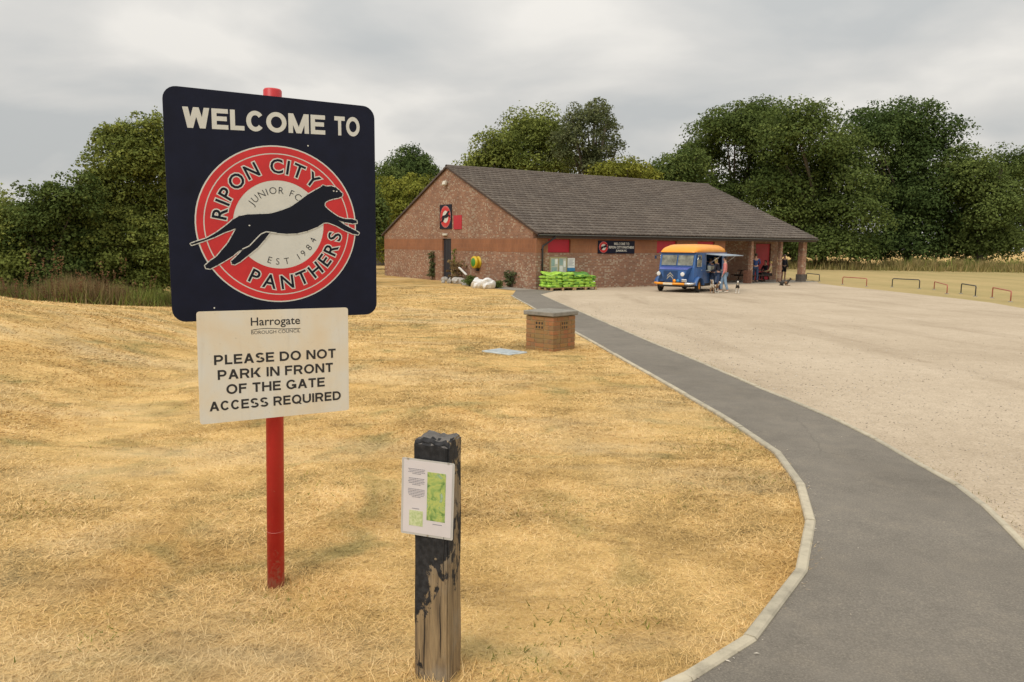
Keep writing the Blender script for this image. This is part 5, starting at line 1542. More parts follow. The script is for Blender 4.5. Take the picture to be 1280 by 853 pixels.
# ================================================================== HOOP BARRIERS
def hoop(p0, p1, h, mat, label):
    p0 = Vector(p0); p1 = Vector(p1); d = p1 - p0; L = d.length
    h *= 0.9
    root = empty('hoop_barrier', (p0.x, p0.y, float(hz(p0.x, p0.y))), math.atan2(d.y, d.x), label, 'barrier', 'hoop barriers along the car park edge')
    r_ = 0.027; c_ = 0.09; z1 = float(hz(p1.x, p1.y)) - float(hz(p0.x, p0.y))
    pts = [(0, 0, -0.1), (0, 0, h - c_)] + [(c_ - c_ * math.cos(a), 0, h - c_ + c_ * math.sin(a)) for a in (0.4, 0.8, 1.2, PI / 2)] + \
          [(L - c_ + c_ * math.sin(a), 0, h - c_ + c_ * math.cos(a)) for a in (0, 0.4, 0.8, 1.2, PI / 2)] + [(L, 0, z1 - 0.1)]
    MB().tube(pts, r_, 8).build('hoop', mat, root)
    for x_, zz in ((0, 0), (L, z1)): MB().lathe([(0.09, -0.02), (0.09, 0.03), (0.06, 0.04), (0.0, 0.04)], 10, (x_, 0, zz)).build('concrete_footing', M['concrete'], root)
for a, b_, h_, mt, lb in (
    ((1008, 350), (1024, 352), 0.50, 'hoopblack', 'black hoop barrier half hidden behind the end brick pillar'),
    ((1053, 356.0), (1083, 358.5), 0.52, 'hoopred', 'wide faded red hoop barrier, farthest of the red ones'),
    ((1115, 359.5), (1149, 361.5), 0.56, 'hoopblack', 'wide black hoop barrier between two red ones'),
    ((1167.5, 362.5), (1183.5, 368), 0.50, 'hoopred', 'narrow looking red hoop barrier left of the small black one'),
    ((1201, 367.5), (1219, 371), 0.56, 'hoopblack', 'small black hoop barrier, second from the right edge'),
    ((1240, 373), (1263, 378), 0.54, 'hoopred', 'nearest red hoop barrier, closest to the right edge of the photo')):
    hoop(G(*a), G(*b_), h_, M[mt], lb)

# ================================================================== SACKS ON PALLETS
def sack_mesh(seed):
    bm = bmesh.new(); bmesh.ops.create_cube(bm, size=1)
    bmesh.ops.subdivide_edges(bm, edges=bm.edges[:], cuts=4, use_grid_fill=True)
    for v in bm.verts:
        x_, y_, z_ = v.co
        f = 1 - 0.35 * (abs(x_) * 2) ** 4
        zz = z_ * f * (1 - 0.25 * (abs(y_) * 2) ** 4)
        n_ = float(vnoise(x_ * 6 + seed * 7 + 20, y_ * 6 + z_ * 3 + 9, seed)) - 0.5
        v.co = Vector((x_ * 0.68 * (1 + n_ * 0.06), y_ * 0.50 * (1 + n_ * 0.08), zz * 0.155 + n_ * 0.03))
    me_ = bpy.data.meshes.new('sack'); bm.to_mesh(me_); bm.free()
    me_.materials.append(M['sack']); me_.materials.append(M['sackdark'])
    for p_ in me_.polygons:
        p_.use_smooth = True
        c_ = p_.center
        if abs(c_.y) > 0.17 and abs(c_.z) < 0.03 and (int((c_.x + 1) * 5.5) + seed) % 3 == 0: p_.material_index = 1
    return me_
sacks = [sack_mesh(s_) for s_ in range(5)]
def pallet(x0, label, layers, names, nx, top):
    root = empty('pallet', BW(x0 + 0.9, -0.78, float(0.02)), BR, label, 'pallet', 'timber pallets under the green sacks'); root.scale = (0.81, 1, 1)
    for k_ in range(7): MB().box(-0.86, 0.86, -0.56 + k_ * 0.17, -0.56 + k_ * 0.17 + 0.10, 0.115, 0.135).build('deck_board', M['wood'], root)
    for xb in (-0.86, -0.06, 0.74):
        for yb in (-0.56, -0.05, 0.46): MB().box(xb, xb + 0.12, yb, yb + 0.1, 0.02, 0.115).build('block', M['wood'], root)
        MB().box(xb, xb + 0.12, -0.56, 0.56, 0.0, 0.02).build('bottom_board', M['wood'], root)
    for ly in range(layers):
        for i_ in range(2):
            for j_ in range(2):
                if ly == layers - 1 and top == 'sag' and i_ == 1 and j_ == 1: continue
                xx = x0 + 0.9 + (i_ - 0.5) * 0.69 + random.uniform(-0.05, 0.05); yy_ = -0.78 + (j_ - 0.5) * 0.53
                o = link('fertiliser_sack', sacks[random.randrange(5)], None, BW(xx, yy_, 0.155 + 0.07 + ly * 0.142), (random.uniform(-0.06, 0.06), random.uniform(-0.05, 0.05), BR + random.uniform(-0.08, 0.08) + (PI if random.random() < .5 else 0)))
                if ly == layers - 1: o.rotation_euler[0] += random.uniform(-0.28, 0.28); o.rotation_euler[1] += random.uniform(-0.2, 0.2)
                tier = ['bottom layer', 'second layer', 'third layer', 'fourth layer', 'top layer'][ly if ly < layers - 1 else 4]
                fb = 'front' if j_ == 0 else 'back'; lr = 'left' if i_ == 0 else 'right'
                tag(o, 'bright green plastic sack, %s %s of the %s on the %s pallet' % (fb, lr, tier, names), 'sack', 'green sacks stacked on two pallets')
pallet(-0.20, 'timber pallet under the left pile of green sacks, beside the downpipe', 5, 'left', 2, 'full')
pallet(1.20, 'timber pallet under the right pile of green sacks, below the blue footed panel', 4, 'right', 2, 'sag')
# loose sheet sagging over the right pile
mb = MB(); n = 10
vs = []
for i_ in range(n + 1):
    for j_ in range(7):
        u_, v_ = i_ / n, j_ / 6
        vs.append(BW(1.45 + u_ * 1.25, -1.33 + v_ * 1.15, 0.80 - 0.10 * (u_ > 0.7) * (u_ - 0.7) * 6 + 0.08 * float(vnoise(u_ * 5, v_ * 5, 77)) + 0.05 * math.sin(v_ * PI) - (0.16 if j_ in (0,) else 0)))
mb.add(vs, [(i_ * 7 + j_, (i_ + 1) * 7 + j_, (i_ + 1) * 7 + j_ + 1, i_ * 7 + j_ + 1) for i_ in range(n) for j_ in range(6)], 0, True)
o = mb.build('torn_wrap', M['sackdark']); tag(o, 'torn dark green plastic wrap sagging over the right pile of sacks', 'plastic wrap')
sm = o.modifiers.new('thickness', 'SOLIDIFY'); sm.thickness = 0.01
# white cup-like lamp low on the wall
o = MB().obox((0, 0, 0), 0.16, 0.10, 0.18, None, 0, 0.02).build('outdoor_tap_box', M['white']); o.location = BW(3.6, -0.06, 0.34); o.rotation_euler = (0, 0, BR)
tag(o, 'small white box low on the front wall, right of the green sacks', 'box')

# ================================================================== GABLE FOOT CLUTTER
def crumple(name, sx, sy, sz, seed, mat, sub=3):
    bm = bmesh.new(); bmesh.ops.create_icosphere(bm, subdivisions=sub, radius=1)
    for v in bm.verts:
        n_ = float(vnoise(v.co.x * 2.5 + seed * 3 + 10, v.co.y * 2.5 + v.co.z * 2 + 10, seed)) - 0.5
        v.co = Vector((v.co.x * sx, v.co.y * sy, max(-0.85, v.co.z) * sz)) * (1 + n_ * 0.5)
    me_ = bpy.data.meshes.new(name); bm.to_mesh(me_); bm.free(); me_.materials.append(mat)
    return me_
for px, py, sx, sy, sz, lb in ((597, 360.5, 0.34, 0.3, 0.30, 'crumpled white rubble sack, left of the pair against the gable'), (610, 361, 0.38, 0.28, 0.30, 'crumpled white rubble sack, right of the pair against the gable')):
    g_ = G(px, py); o = link('rubble_sack', crumple('rubble_sack', sx, sy, sz, int(px), M['bagwhite']), None, (g_.x, g_.y, g_.z + sz * 0.7), (0, 0, BR)); tag(o, lb, 'sack', 'white rubble sacks by the gable')
for k_, (px, py, s_) in enumerate(((556, 352, 0.22), (562, 354.5, 0.18), (570, 355, 0.28), (575, 355, 0.3), (565, 353, 0.25), (554, 354, 0.14), (581, 356.5, 0.2))):
    g_ = G(px, py); o = link('rubble_lump', crumple('rubble_lump', s_, s_ * 0.8, s_ * 0.8, k_ + 3, M['rubble'], 2), None, (g_.x, g_.y, g_.z + s_ * 0.45), (0.2, 0.1, k_))
    tag(o, ['leftmost rear grey rubble lump beside the foot of the dark door', 'small rubble lump at the front left of the heap', 'large rubble lump in the middle of the heap', 'largest rubble lump, right of the middle of the heap', 'rubble lump at the back of the heap', 'tiny rubble lump at the front left end of the heap', 'rubble lump nearest to the small green bush'][k_], 'rubble', 'rubble heap by the gable door')
g_ = G(573, 355); o = MB().obox((0, 0, 0), 0.75, 0.10, 0.05).build('white_plank', M['white']); o.location = (g_.x + 0.25, g_.y - 0.2, g_.z + 0.72); o.rotation_euler = (0.2, 0.55, BR - PI / 2 + 0.2)
tag(o, 'short white plank tilted on top of the rubble heap', 'plank')
def bushlet(px, py, w_, h_, mat, n, label, leaf=0.09, up=0.5):
    g_ = G(px, py)
    k_ = 60
    cs2 = rng.normal(size=(k_, 3)) * np.array([w_ * 0.3, w_ * 0.3, 0]) + np.array([0, 0, 1]) * rng.uniform(0.1, 0.9, k_)[:, None] * h_
    V, F, T = leaf_cloud(cs2, np.full(k_, 0.12), np.full(k_, n // k_), leaf, rng.uniform(0.2, 0.7, k_))
    V[:, 2] = np.maximum(V[:, 2], 0.0)
    root = empty('weed_bush', g_, 0, label, 'plant', 'weeds growing against the gable')
    link('foliage', np_mesh('foliage', V, F, M[mat], T), root)
    mb = MB()
    for c_ in cs2[::6]: mb.tube([(0, 0, -0.05), (c_[0] * .5, c_[1] * .5, c_[2] * .6), tuple(c_)], 0.012, 4)
    mb.build('stem', M['bark'], root)
bushlet(640, 359.5, 0.6, 0.95, 'leaf_grey', 2600, 'grey green leafy weed right of the white sacks')
bushlet(540, 350.3, 0.35, 1.9, 'leaf_grey', 2200, 'thin tall weed left of the dark gable door', 0.08)
bushlet(570, 354.3, 0.8, 1.35, 'weed', 4200, 'bushy brown dead weed over the rubble heap', 0.08)
bushlet(570, 352.6, 0.4, 2.2, 'leaf_olive', 1500, 'tall green weed just right of the dark gable door', 0.09)
bushlet(587, 358, 0.5, 0.55, 'leaf_mid', 1600, 'small green bush between the rubble and the white sacks')
bushlet(622, 360.5, 0.35, 0.35, 'leaf_mid', 800, 'tiny green plant at the right end of the white sacks')

# ================================================================== VAN
hd = R(37)
vx = Vector((-math.sin(hd), -math.cos(hd), 0)); vy = Vector((math.cos(hd), -math.sin(hd), 0))
wc = G(873.5, 366.3)
VO = Vector((wc.x, wc.y, 0)) - vx * 3.45 - vy * 1.04
VO.z = float(hz(VO.x, VO.y)) + 0.012
VAN = empty('food_van', VO, math.atan2(vx.y, vx.x), 'vintage blue food van with orange roof and raised serving hatch', 'van')
# shell (open at the serving hatch on its left side)
def vquad(mb, P, mi=0): mb.add(P, [tuple(range(len(P)))], mi)
W2 = 0.98
mb = MB()
zf, zr = 0.42, 1.90
hx0, hx1, hz0, hz1 = 0.55, 2.55, 1.05, 1.82      # hatch opening
mb.box(0, 3.0, -W2, -W2 + 0.04, zf, zr)                                   # right side
mb.box(0, 0.04, -W2 + 0.04, W2 - 0.04, zf, zr)                            # rear
mb.box(0, 3.0, W2 - 0.04, W2, zf, hz0); mb.box(0, 3.0, W2 - 0.04, W2, hz1, zr)
mb.box(0, hx0, W2 - 0.04, W2, hz0, hz1); mb.box(hx1, 3.0, W2 - 0.04, W2, hz0, hz1)
mb.box(0.04, 3.0, -W2 + 0.04, W2 - 0.04, zf, zf + 0.05)
for k_ in range(9):                                                       # horizontal swages
    z_ = 0.52 + k_ * 0.058
    mb.box(0.02, 2.95, W2, W2 + 0.014, z_, z_ + 0.025)
for k_ in range(22):
    z_ = 0.52 + k_ * 0.06
    mb.box(0.02, 2.95, -W2 - 0.014, -W2, z_, z_ + 0.025)
body = mb.build('body', M['vanblue'], VAN)
# cab: tapering forward
mb = MB()
xa, xb, xc = 3.0, 3.62, 3.92
def loft(mb, secs, mi=0, caps=True, smooth=False):
    n = len(secs[0]); vs = [p_ for s_ in secs for p_ in s_]
    fs = [(i_ * n + k_, i_ * n + (k_ + 1) % n, (i_ + 1) * n + (k_ + 1) % n, (i_ + 1) * n + k_) for i_ in range(len(secs) - 1) for k_ in range(n)]
    mb.add(vs, fs, mi, smooth)
    if caps: mb.add(secs[0], [tuple(range(n))], mi); mb.add(secs[-1], [tuple(reversed(range(n)))], mi)
def sec(x_, w_, z0_, z1_, x1_=None):
    x1_ = x_ if x1_ is None else x1_
    return [(x_, -w_, z0_), (x_, w_, z0_), (x1_, w_, z1_), (x1_, -w_, z1_)]
loft(mb, [sec(3.0, W2, 0.42, 1.18), sec(3.55, W2 * 0.99, 0.44, 1.18), sec(3.80, W2 * 0.93, 0.50, 1.18)])
loft(mb, [sec(3.0, W2, 1.18, 1.90), [(3.80, -W2 * .93, 1.18), (3.80, W2 * .93, 1.18), (3.62, W2 * .93, 1.90), (3.62, -W2 * .93, 1.90)]])
mb.build('cab', M['vanblue'], VAN)
# windscreen (two panes) and door windows, let into raised frames
def wpt(u_, v_):      # on the sloped front face
    return (3.80 - 0.18 * v_ + 0.012, u_ * W2 * 0.93, 1.18 + 0.72 * v_)
for u0, u1 in ((-0.90, -0.03), (0.03, 0.90)):
    mb = MB(); n_ = [wpt(u0, 0.14), wpt(u1, 0.14), wpt(u1, 0.84), wpt(u0, 0.84)]
    mb.add(n_, [(0, 1, 2, 3)]); o = mb.build('windscreen', M['vanglass'], VAN)
    mb = MB(); q_ = n_ + [n_[0]]
    mb.tube([Vector(p_) + Vector((0.008, 0, 0)) for p_ in q_], 0.014, 5, cap=False); mb.build('seal', M['vanblue'], o, fix=False)
for sy in (1, -1):
    xs_ = (3.12, 3.56); y_ = sy * (W2 + 0.004)
    mb = MB(); P = [(3.12, y_, 1.24), (3.62, sy * (W2 * 0.985 + 0.004), 1.24), (3.54, sy * (W2 * 0.985 + 0.004), 1.78), (3.12, y_, 1.78)]
    mb.add(P, [(0, 1, 2, 3)]); o = mb.build('door_window', M['vanglass'], VAN)
    mb = MB(); mb.tube(P + [P[0]], 0.014, 5, cap=False); mb.build('seal', M['chrome'], o, fix=False)
    MB().tube([(3.05, y_, 1.06), (3.17, y_ + sy * 0.03, 1.06)], 0.014, 6).build('door_handle', M['chrome'], VAN)
    mb = MB(); mb.tube([(3.68, sy * 0.93, 1.75), (3.74, sy * 1.12, 1.72)], 0.010, 5); mb.obox((3.74, sy * 1.15, 1.66), 0.03, 0.10, 0.16, None, 0, 0.008)
    mb.build('wing_mirror', M['grille'], VAN)
# nose: tapering bonnet with grille
mb = MB()
def nsec(x_, wt, wb, z0_, z1_): return [(x_, -wb, z0_), (x_, wb, z0_), (x_, wt, z1_), (x_, -wt, z1_)]
loft(mb, [nsec(3.78, 0.80, 0.52, 0.48, 1.22), nsec(4.02, 0.74, 0.47, 0.48, 1.16), nsec(4.14, 0.70, 0.44, 0.50, 1.08)])
mb.build('bonnet', M['vanblue'], VAN)
mb = MB(); mb.add([(3.79, -0.82, 1.235), (3.79, 0.82, 1.235), (4.03, 0.76, 1.172), (4.155, 0.715, 1.095), (4.155, -0.715, 1.095), (4.03, -0.76, 1.172)], [(0, 1, 2, 5), (5, 2, 3, 4)])
o = mb.build('bonnet_lid', M['vanblue2'], VAN); sm = o.modifiers.new('thickness', 'SOLIDIFY'); sm.thickness = 0.02
mb = MB(); mb.box(4.141, 4.160, -0.50, 0.22, 0.54, 1.03)
gr = mb.build('grille', M['grille'], VAN)
mb = MB()
for k_ in range(14): mb.box(4.16, 4.172, -0.47 + k_ * 0.05, -0.455 + k_ * 0.05, 0.56, 1.01)
mb.build('grille_bar', M['vanblue'], gr)
mb = MB()      # double chevron badge
for z_ in (0.80, 0.68):
    for s_ in (-1, 1):
        mb.add([(4.178, -0.14, z_ + 0.17), (4.178, -0.14, z_ + 0.10), (4.178, -0.14 + s_ * 0.16, z_ - 0.06), (4.178, -0.14 + s_ * 0.16, z_ + 0.0)], [(0, 1, 2, 3)])
bd = mb.build('chevron_badge', M['chrome'], gr); sm = bd.modifiers.new('thickness', 'SOLIDIFY'); sm.thickness = 0.012
for sy in (-1, 1):
    mb = MB(); mb.lathe([(0, -0.16), (0.07, -0.14), (0.105, -0.03), (0.11, 0.0), (0.10, 0.012)], 16, (0, 0, 0), 'x')
    y_ = 0.50 if sy > 0 else -0.82
    o = mb.build('headlight', M['chrome'], VAN); o.location = (4.20 if sy > 0 else 4.02, y_, 0.88)
    mb = MB(); mb.lathe([(0.0, 0.03), (0.06, 0.024), (0.10, 0.008)], 16, (0, 0, 0), 'x'); mb.build('lens', M['white'], o)
# fenders, bumper, fog lights
for sy in (-1, 1):
    mb = MB(); vs = []
    for k_ in range(11):
        a = PI * (0.02 + 0.96 * k_ / 10)
        for r2, yo in ((0.43, 0.11), (0.45, -0.12), (0.41, -0.12), (0.40, 0.11)):
            vs.append((3.45 + r2 * math.cos(a) * 1.05, sy * (W2 + 0.03 + yo), 0.32 + r2 * math.sin(a)))
    mb.add(vs, [(4 * k_ + j_, 4 * k_ + (j_ + 1) % 4, 4 * k_ + 4 + (j_ + 1) % 4, 4 * k_ + 4 + j_) for k_ in range(10) for j_ in range(4)], 0, True)
    mb.build('front_wing', M['vanblue'], VAN)
mb = MB(); mb.tube([(3.82, -1.04, 0.44), (4.12, -0.96, 0.42), (4.27, -0.70, 0.42), (4.29, 0, 0.42), (4.27, 0.66, 0.42)], 0.055, 8); mb.build('bumper', M['orange'], VAN)
mb = MB(); mb.tube([(4.27, 0.66, 0.43), (4.17, 0.92, 0.43), (3.95, 1.03, 0.44)], 0.065, 8); mb.build('bumper_end', M['chrome'], VAN)
for y_ in (0.12, 0.30): 
    mb = MB(); mb.lathe([(0, -0.06), (0.07, -0.04), (0.085, 0), (0, 0.02)], 12, (4.26, y_, 0.56), 'x'); mb.build('fog_light', M['orange'] if y_ < 0.2 else M['skyblue'], VAN)
mb = MB(); mb.obox((4.24, 0.62, 0.58), 0.08, 0.26, 0.14, None, 0, 0.02); mb.build('indicator', M['chrome'], VAN)
MB().box(4.335, 4.345, -0.42, 0.06, 0.37, 0.47).build('number_plate', M['cream'], VAN)
MB().box(0.1, 4.0, -0.8, 0.8, 0.26, 0.42).build('chassis', M['black'], VAN)
# wheels
for x_ in (0.75, 3.45):
    for sy in (-1, 1):
        yw = sy * (0.97 if x_ > 2 else 0.93)
        mb = MB(); mb.lathe([(0.18, -0.08), (0.29, -0.085), (0.325, -0.06), (0.325, 0.06), (0.29, 0.085), (0.18, 0.08)], 24, (0, 0, 0), 'y')
        o = mb.build('tyre', M['tyre'], VAN); o.location = (x_, yw, 0.325); o.rotation_euler = (0, 0, R(9) if x_ > 2 else 0)
        mb = MB(); mb.lathe([(0, 0.03), (0.06, 0.05), (0.08, 0.02), (0.15, 0.03), (0.185, 0.075), (0.19, 0.06), (0.19, -0.06), (0, -0.06)], 20, (0, 0, 0), 'y')
        if sy < 0: mb.v = [(v[0], -v[1], v[2]) for v in mb.v]
        mb.build('rim', M['orange'], o)
# roof: rounded orange
secs = []
for x_, hh, ww in ((-0.02, 0.10, 0.90), (0.10, 0.30, 0.97), (0.45, 0.39, 1.0), (1.8, 0.41, 1.0), (3.0, 0.39, 1.0), (3.45, 0.30, 0.97), (3.70, 0.13, 0.92), (3.76, 0.02, 0.88)):
    s_ = []
    for k_ in range(13):
        a = PI * k_ / 12
        cx_ = math.copysign(abs(math.cos(a)) ** 0.45, math.cos(a)); sz_ = math.sin(a) ** 0.75
        s_.append((x_, cx_ * W2 * ww, 1.905 + hh * sz_))
    secs.append(s_)
mb = MB(); loft(mb, secs, smooth=True); mb.build('roof', M['orange'], VAN)
MB().box(-0.02, 3.66, -W2 - 0.012, W2 + 0.012, 1.875, 1.903).build('roof_gutter', M['vanblue'], VAN)
# hatch flap, counter, interior
fl = MB(); fl.add([(hx0 - 0.1, W2 + 0.02, 1.86), (hx1 + 0.15, W2 + 0.02, 1.86), (hx1 + 0.15, W2 + 1.05, 1.78), (hx0 - 0.1, W2 + 1.05, 1.78)], [(0, 1, 2, 3)])
fl = fl.build('hatch_flap', M['awning'], VAN); sm = fl.modifiers.new('thickness', 'SOLIDIFY'); sm.thickness = 0.035
for x_ in (hx0, hx1): MB().tube([(x_, W2, 1.25), (x_, W2 + 0.75, 1.79)], 0.012, 6).build('gas_strut', M['chrome'], VAN)
MB().box(hx0 - 0.02, hx1 + 0.02, W2 - 0.3, W2 + 0.22, hz0 - 0.035, hz0).build('counter', M['counter'], VAN)
mb = MB(); mb.box(0.06, 2.95, -W2 + 0.045, -W2 + 0.08, 0.5, 1.88); mb.box(0.2, 2.8, -W2 + 0.08, -W2 + 0.32, 1.30, 1.33); mb.box(0.3, 2.7, -W2 + 0.08, -W2 + 0.5, 0.5, 1.02)
mb.build('interior_shelving', M['cabin'], VAN)
mb = MB()
for k_ in range(8): mb.lathe([(0, 0), (0.05, 0), (0.05, 0.13), (0.03, 0.18), (0, 0.18)], 8, (0.4 + k_ * 0.28, -W2 + 0.2, 1.332))
pieces(mb.build('bottle', M['cl_teal'], VAN))
mb = MB(); mb.obox((2.0, -0.35, 1.25), 0.5, 0.35, 0.42, None, 0, 0.03); mb.build('coffee_machine', M['redpaint'], VAN)
# small stand of crockery on the counter
o = MB().obox((0, 0, 0), 0.5, 0.18, 0.22, None, 0, 0.02).build('display_case', M['counter']); o.location = VAN.matrix_world @ Vector((0, 0, 0))
bpy.context.view_layer.update()
VM = VAN.matrix_world
def VP(x_, y_, z_): return VM @ Vector((x_, y_, z_))
o.location = VP(2.15, W2 + 0.08, hz0 + 0.112); o.rotation_euler = (0, 0, math.atan2(vx.y, vx.x)); tag(o, 'pale display case standing on the van counter', 'display case')

# ================================================================== PEOPLE AND DOGS
def skin_mesh(name, J, E, mat, root=0, sub=1):
    """one continuous surface grown round a skeleton; J name -> (pos, radius or (rx, ry))"""
    names = list(J)
    me_ = bpy.data.meshes.new(name + '_skeleton')
    me_.from_pydata([J[n_][0] for n_ in names], [(names.index(a), names.index(b_)) for a, b_ in E], [])
    o = bpy.data.objects.new(name, me_); COL.objects.link(o)
    o.modifiers.new('skin', 'SKIN')
    for i_, n_ in enumerate(names):
        r_ = J[n_][1]; sv = me_.skin_vertices[0].data[i_]
        sv.radius = r_ if hasattr(r_, '__len__') else (r_, r_); sv.use_root = (i_ == root)
    ss = o.modifiers.new('smooth', 'SUBSURF'); ss.levels = sub; ss.render_levels = sub
    bpy.context.view_layer.update()
    out = bpy.data.meshes.new_from_object(o.evaluated_get(bpy.context.evaluated_depsgraph_get()))
    bpy.data.objects.remove(o); bpy.data.meshes.remove(me_)
    out.name = name; out.materials.clear(); out.materials.append(mat)
    for p_ in out.polygons: p_.use_smooth = True
    return out

def person(label, loc, facing, top, legs, hair, pose='stand', height=1.72, shorts=False, sleeve=True, long_hair=False, bald=False, arm=None, shoes='cl_black'):
    sc_ = height / 1.72
    root = empty('person', loc, facing, label, 'person')
    root.scale = (sc_, sc_, sc_)
    J = {'pelvis': ((0, 0, 0.96), (0.135, 0.10)), 'waist': ((0, 0, 1.10), (0.12, 0.09)), 'chest': ((0, 0, 1.30), (0.145, 0.10)), 'upper': ((0, 0, 1.40), (0.12, 0.085)),
         'neck': ((0, 0.005, 1.49), 0.05), 'jaw': ((0, 0.025, 1.56), (0.065, 0.075)), 'head': ((0, 0.015, 1.635), (0.078, 0.095)), 'crown': ((0, 0.005, 1.69), (0.055, 0.07))}
    E = [('pelvis', 'waist'), ('waist', 'chest'), ('chest', 'upper'), ('upper', 'neck'), ('neck', 'jaw'), ('jaw', 'head'), ('head', 'crown')]
    for s_, t_ in ((-1, 'l'), (1, 'r')):
        if pose == 'sit':
            J['hip' + t_] = ((s_ * 0.09, 0.03, 0.90), 0.085); J['knee' + t_] = ((s_ * 0.13, 0.44, 0.92 - 0.02), 0.062); J['ank' + t_] = ((s_ * 0.12, 0.42, 0.52), 0.04); J['toe' + t_] = ((s_ * 0.13, 0.58, 0.46), 0.035)
        elif pose == 'stride':
            J['hip' + t_] = ((s_ * 0.09, 0, 0.90), 0.088); J['knee' + t_] = ((s_ * 0.10, 0.05 + s_ * 0.10, 0.50), 0.062); J['ank' + t_] = ((s_ * 0.10, s_ * 0.16 - 0.02, 0.09), 0.042); J['toe' + t_] = ((s_ * 0.11, s_ * 0.16 + 0.13, 0.035), 0.035)
        else:
            J['hip' + t_] = ((s_ * 0.09, 0, 0.90), 0.088); J['knee' + t_] = ((s_ * 0.11, 0.02, 0.50), 0.062); J['ank' + t_] = ((s_ * 0.12, -0.02, 0.09), 0.042); J['toe' + t_] = ((s_ * 0.14, 0.13, 0.035), 0.035)
        J['sh' + t_] = ((s_ * 0.185, 0, 1.40), 0.052)
        if arm == 'reach': el, wr = (s_ * 0.23, 0.12, 1.16), (s_ * 0.16, 0.36, 1.14)
        elif arm == 'table' or pose == 'sit': el, wr = (s_ * 0.25, 0.10, 1.15), (s_ * 0.12, 0.32, 1.10)
        elif arm == 'hips': el, wr = (s_ * 0.33, -0.04, 1.17), (s_ * 0.19, 0.08, 1.00)
        else: el, wr = (s_ * 0.235, -0.02, 1.13), (s_ * 0.24, 0.07, 0.89)
        J['el' + t_] = (el, 0.040); J['wr' + t_] = (wr, 0.027)
        d = (Vector(wr) - Vector(el)).normalized(); W_ = Vector(wr); n_ = Vector((1, 0, 0)) if abs(d.x) < 0.8 else Vector((0, 1, 0)); n_ = (n_ - d * n_.dot(d)).normalized()
        J['palm' + t_] = (tuple(W_ + d * 0.075), (0.034, 0.018))
        E += [('pelvis', 'hip' + t_), ('hip' + t_, 'knee' + t_), ('knee' + t_, 'ank' + t_), ('ank' + t_, 'toe' + t_), ('upper', 'sh' + t_), ('sh' + t_, 'el' + t_), ('el' + t_, 'wr' + t_), ('wr' + t_, 'palm' + t_)]
        bn = d.cross(n_)
        for f_, (of, ln) in enumerate(((-0.028, 0.070), (-0.010, 0.082), (0.010, 0.078), (0.027, 0.060))):
            k1 = W_ + d * (0.085 + ln * 0.5) + n_ * of * 1.1; k2 = W_ + d * (0.085 + ln * 0.95) + n_ * of * 1.15 + bn * 0.012
            J['f%d%s' % (f_, t_)] = (tuple(k1), 0.009); J['g%d%s' % (f_, t_)] = (tuple(k2), 0.007)
            E += [('palm' + t_, 'f%d%s' % (f_, t_)), ('f%d%s' % (f_, t_), 'g%d%s' % (f_, t_))]
        J['th' + t_] = (tuple(W_ + d * 0.06 - n_ * 0.05 * s_ + bn * 0.012), 0.010); E.append(('wr' + t_, 'th' + t_))
    if pose == 'sit':      # lower everything so that the seat is at 0.45 m
        J = {k_: ((v_[0][0], v_[0][1], v_[0][2] - 0.42), v_[1]) for k_, v_ in J.items()}
    if pose == 'lean':
        up_ = {'waist', 'chest', 'upper', 'neck', 'jaw', 'head', 'crown'} | {k_ for k_ in J if k_[:2] in ('sh', 'el', 'wr', 'pa', 'th') or (k_[0] in 'fg' and len(k_) == 3)}
        for k_ in up_:
            p_, r_ = J[k_]; z_ = p_[2] - 0.96; a = 0.3
            J[k_] = ((p_[0], p_[1] * math.cos(a) + z_ * math.sin(a), 0.96 + z_ * math.cos(a) - p_[1] * math.sin(a)), r_)
    link('body', skin_mesh('body', J, E, M['skin']), root)
    grow = lambda r_, g_: tuple(x_ + g_ for x_ in r_) if hasattr(r_, '__len__') else r_ + g_
    # shirt or jacket
    ks = ['pelvis', 'waist', 'chest', 'upper'] + [a + t_ for t_ in 'lr' for a in (['sh', 'el', 'wr'] if sleeve else ['sh', 'el'])]
    Js = {k_: (J[k_][0], grow(J[k_][1], 0.016)) for k_ in ks}
    for t_ in 'lr':
        e_ = 'wr' if sleeve else 'el'; b0 = Vector(Js['el' + t_ if sleeve else 'sh' + t_][0]); p_ = Vector(Js[e_ + t_][0]); Js[e_ + t_] = (tuple(b0.lerp(p_, 0.93 if sleeve else 0.75)), Js[e_ + t_][1])
    Es = [(a, b_) for a, b_ in E if a in Js and b_ in Js]
    link('top', skin_mesh('top', Js, Es, M[top]), root)
    kt = ['pelvis', 'hipl', 'hipr', 'kneel', 'kneer'] + ([] if shorts else ['ankl', 'ankr'])
    Jt = {k_: (J[k_][0], grow(J[k_][1], 0.015 if k_ != 'pelvis' else 0.010)) for k_ in kt}
    for t_ in 'lr':
        if shorts: Jt['knee' + t_] = (tuple(Vector(J['hip' + t_][0]).lerp(Vector(J['knee' + t_][0]), 0.88)), 0.085)
        else: Jt['ank' + t_] = (tuple(Vector(J['knee' + t_][0]).lerp(Vector(J['ank' + t_][0]), 0.93)), 0.058)
    link('trousers' if not shorts else 'shorts', skin_mesh('trousers', Jt, [(a, b_) for a, b_ in E if a in Jt and b_ in Jt], M[legs]), root)
    for t_ in 'lr':
        A_, T2 = Vector(J['ank' + t_][0]), Vector(J['toe' + t_][0])
        d = T2 - A_; heel = A_ + Vector((0, -0.05, -0.04))
        link('shoe', skin_mesh('shoe', {'a': (tuple(heel), 0.042), 'b': (tuple(A_ + Vector((0, 0.02, -0.03))), 0.050), 'c': (tuple(T2 + Vector((0, 0.02, 0))), 0.040)}, [('a', 'b'), ('b', 'c')], M[shoes]), root)
    # hair and face
    Hc = Vector(J['head'][0]); Cc = Vector(J['crown'][0])
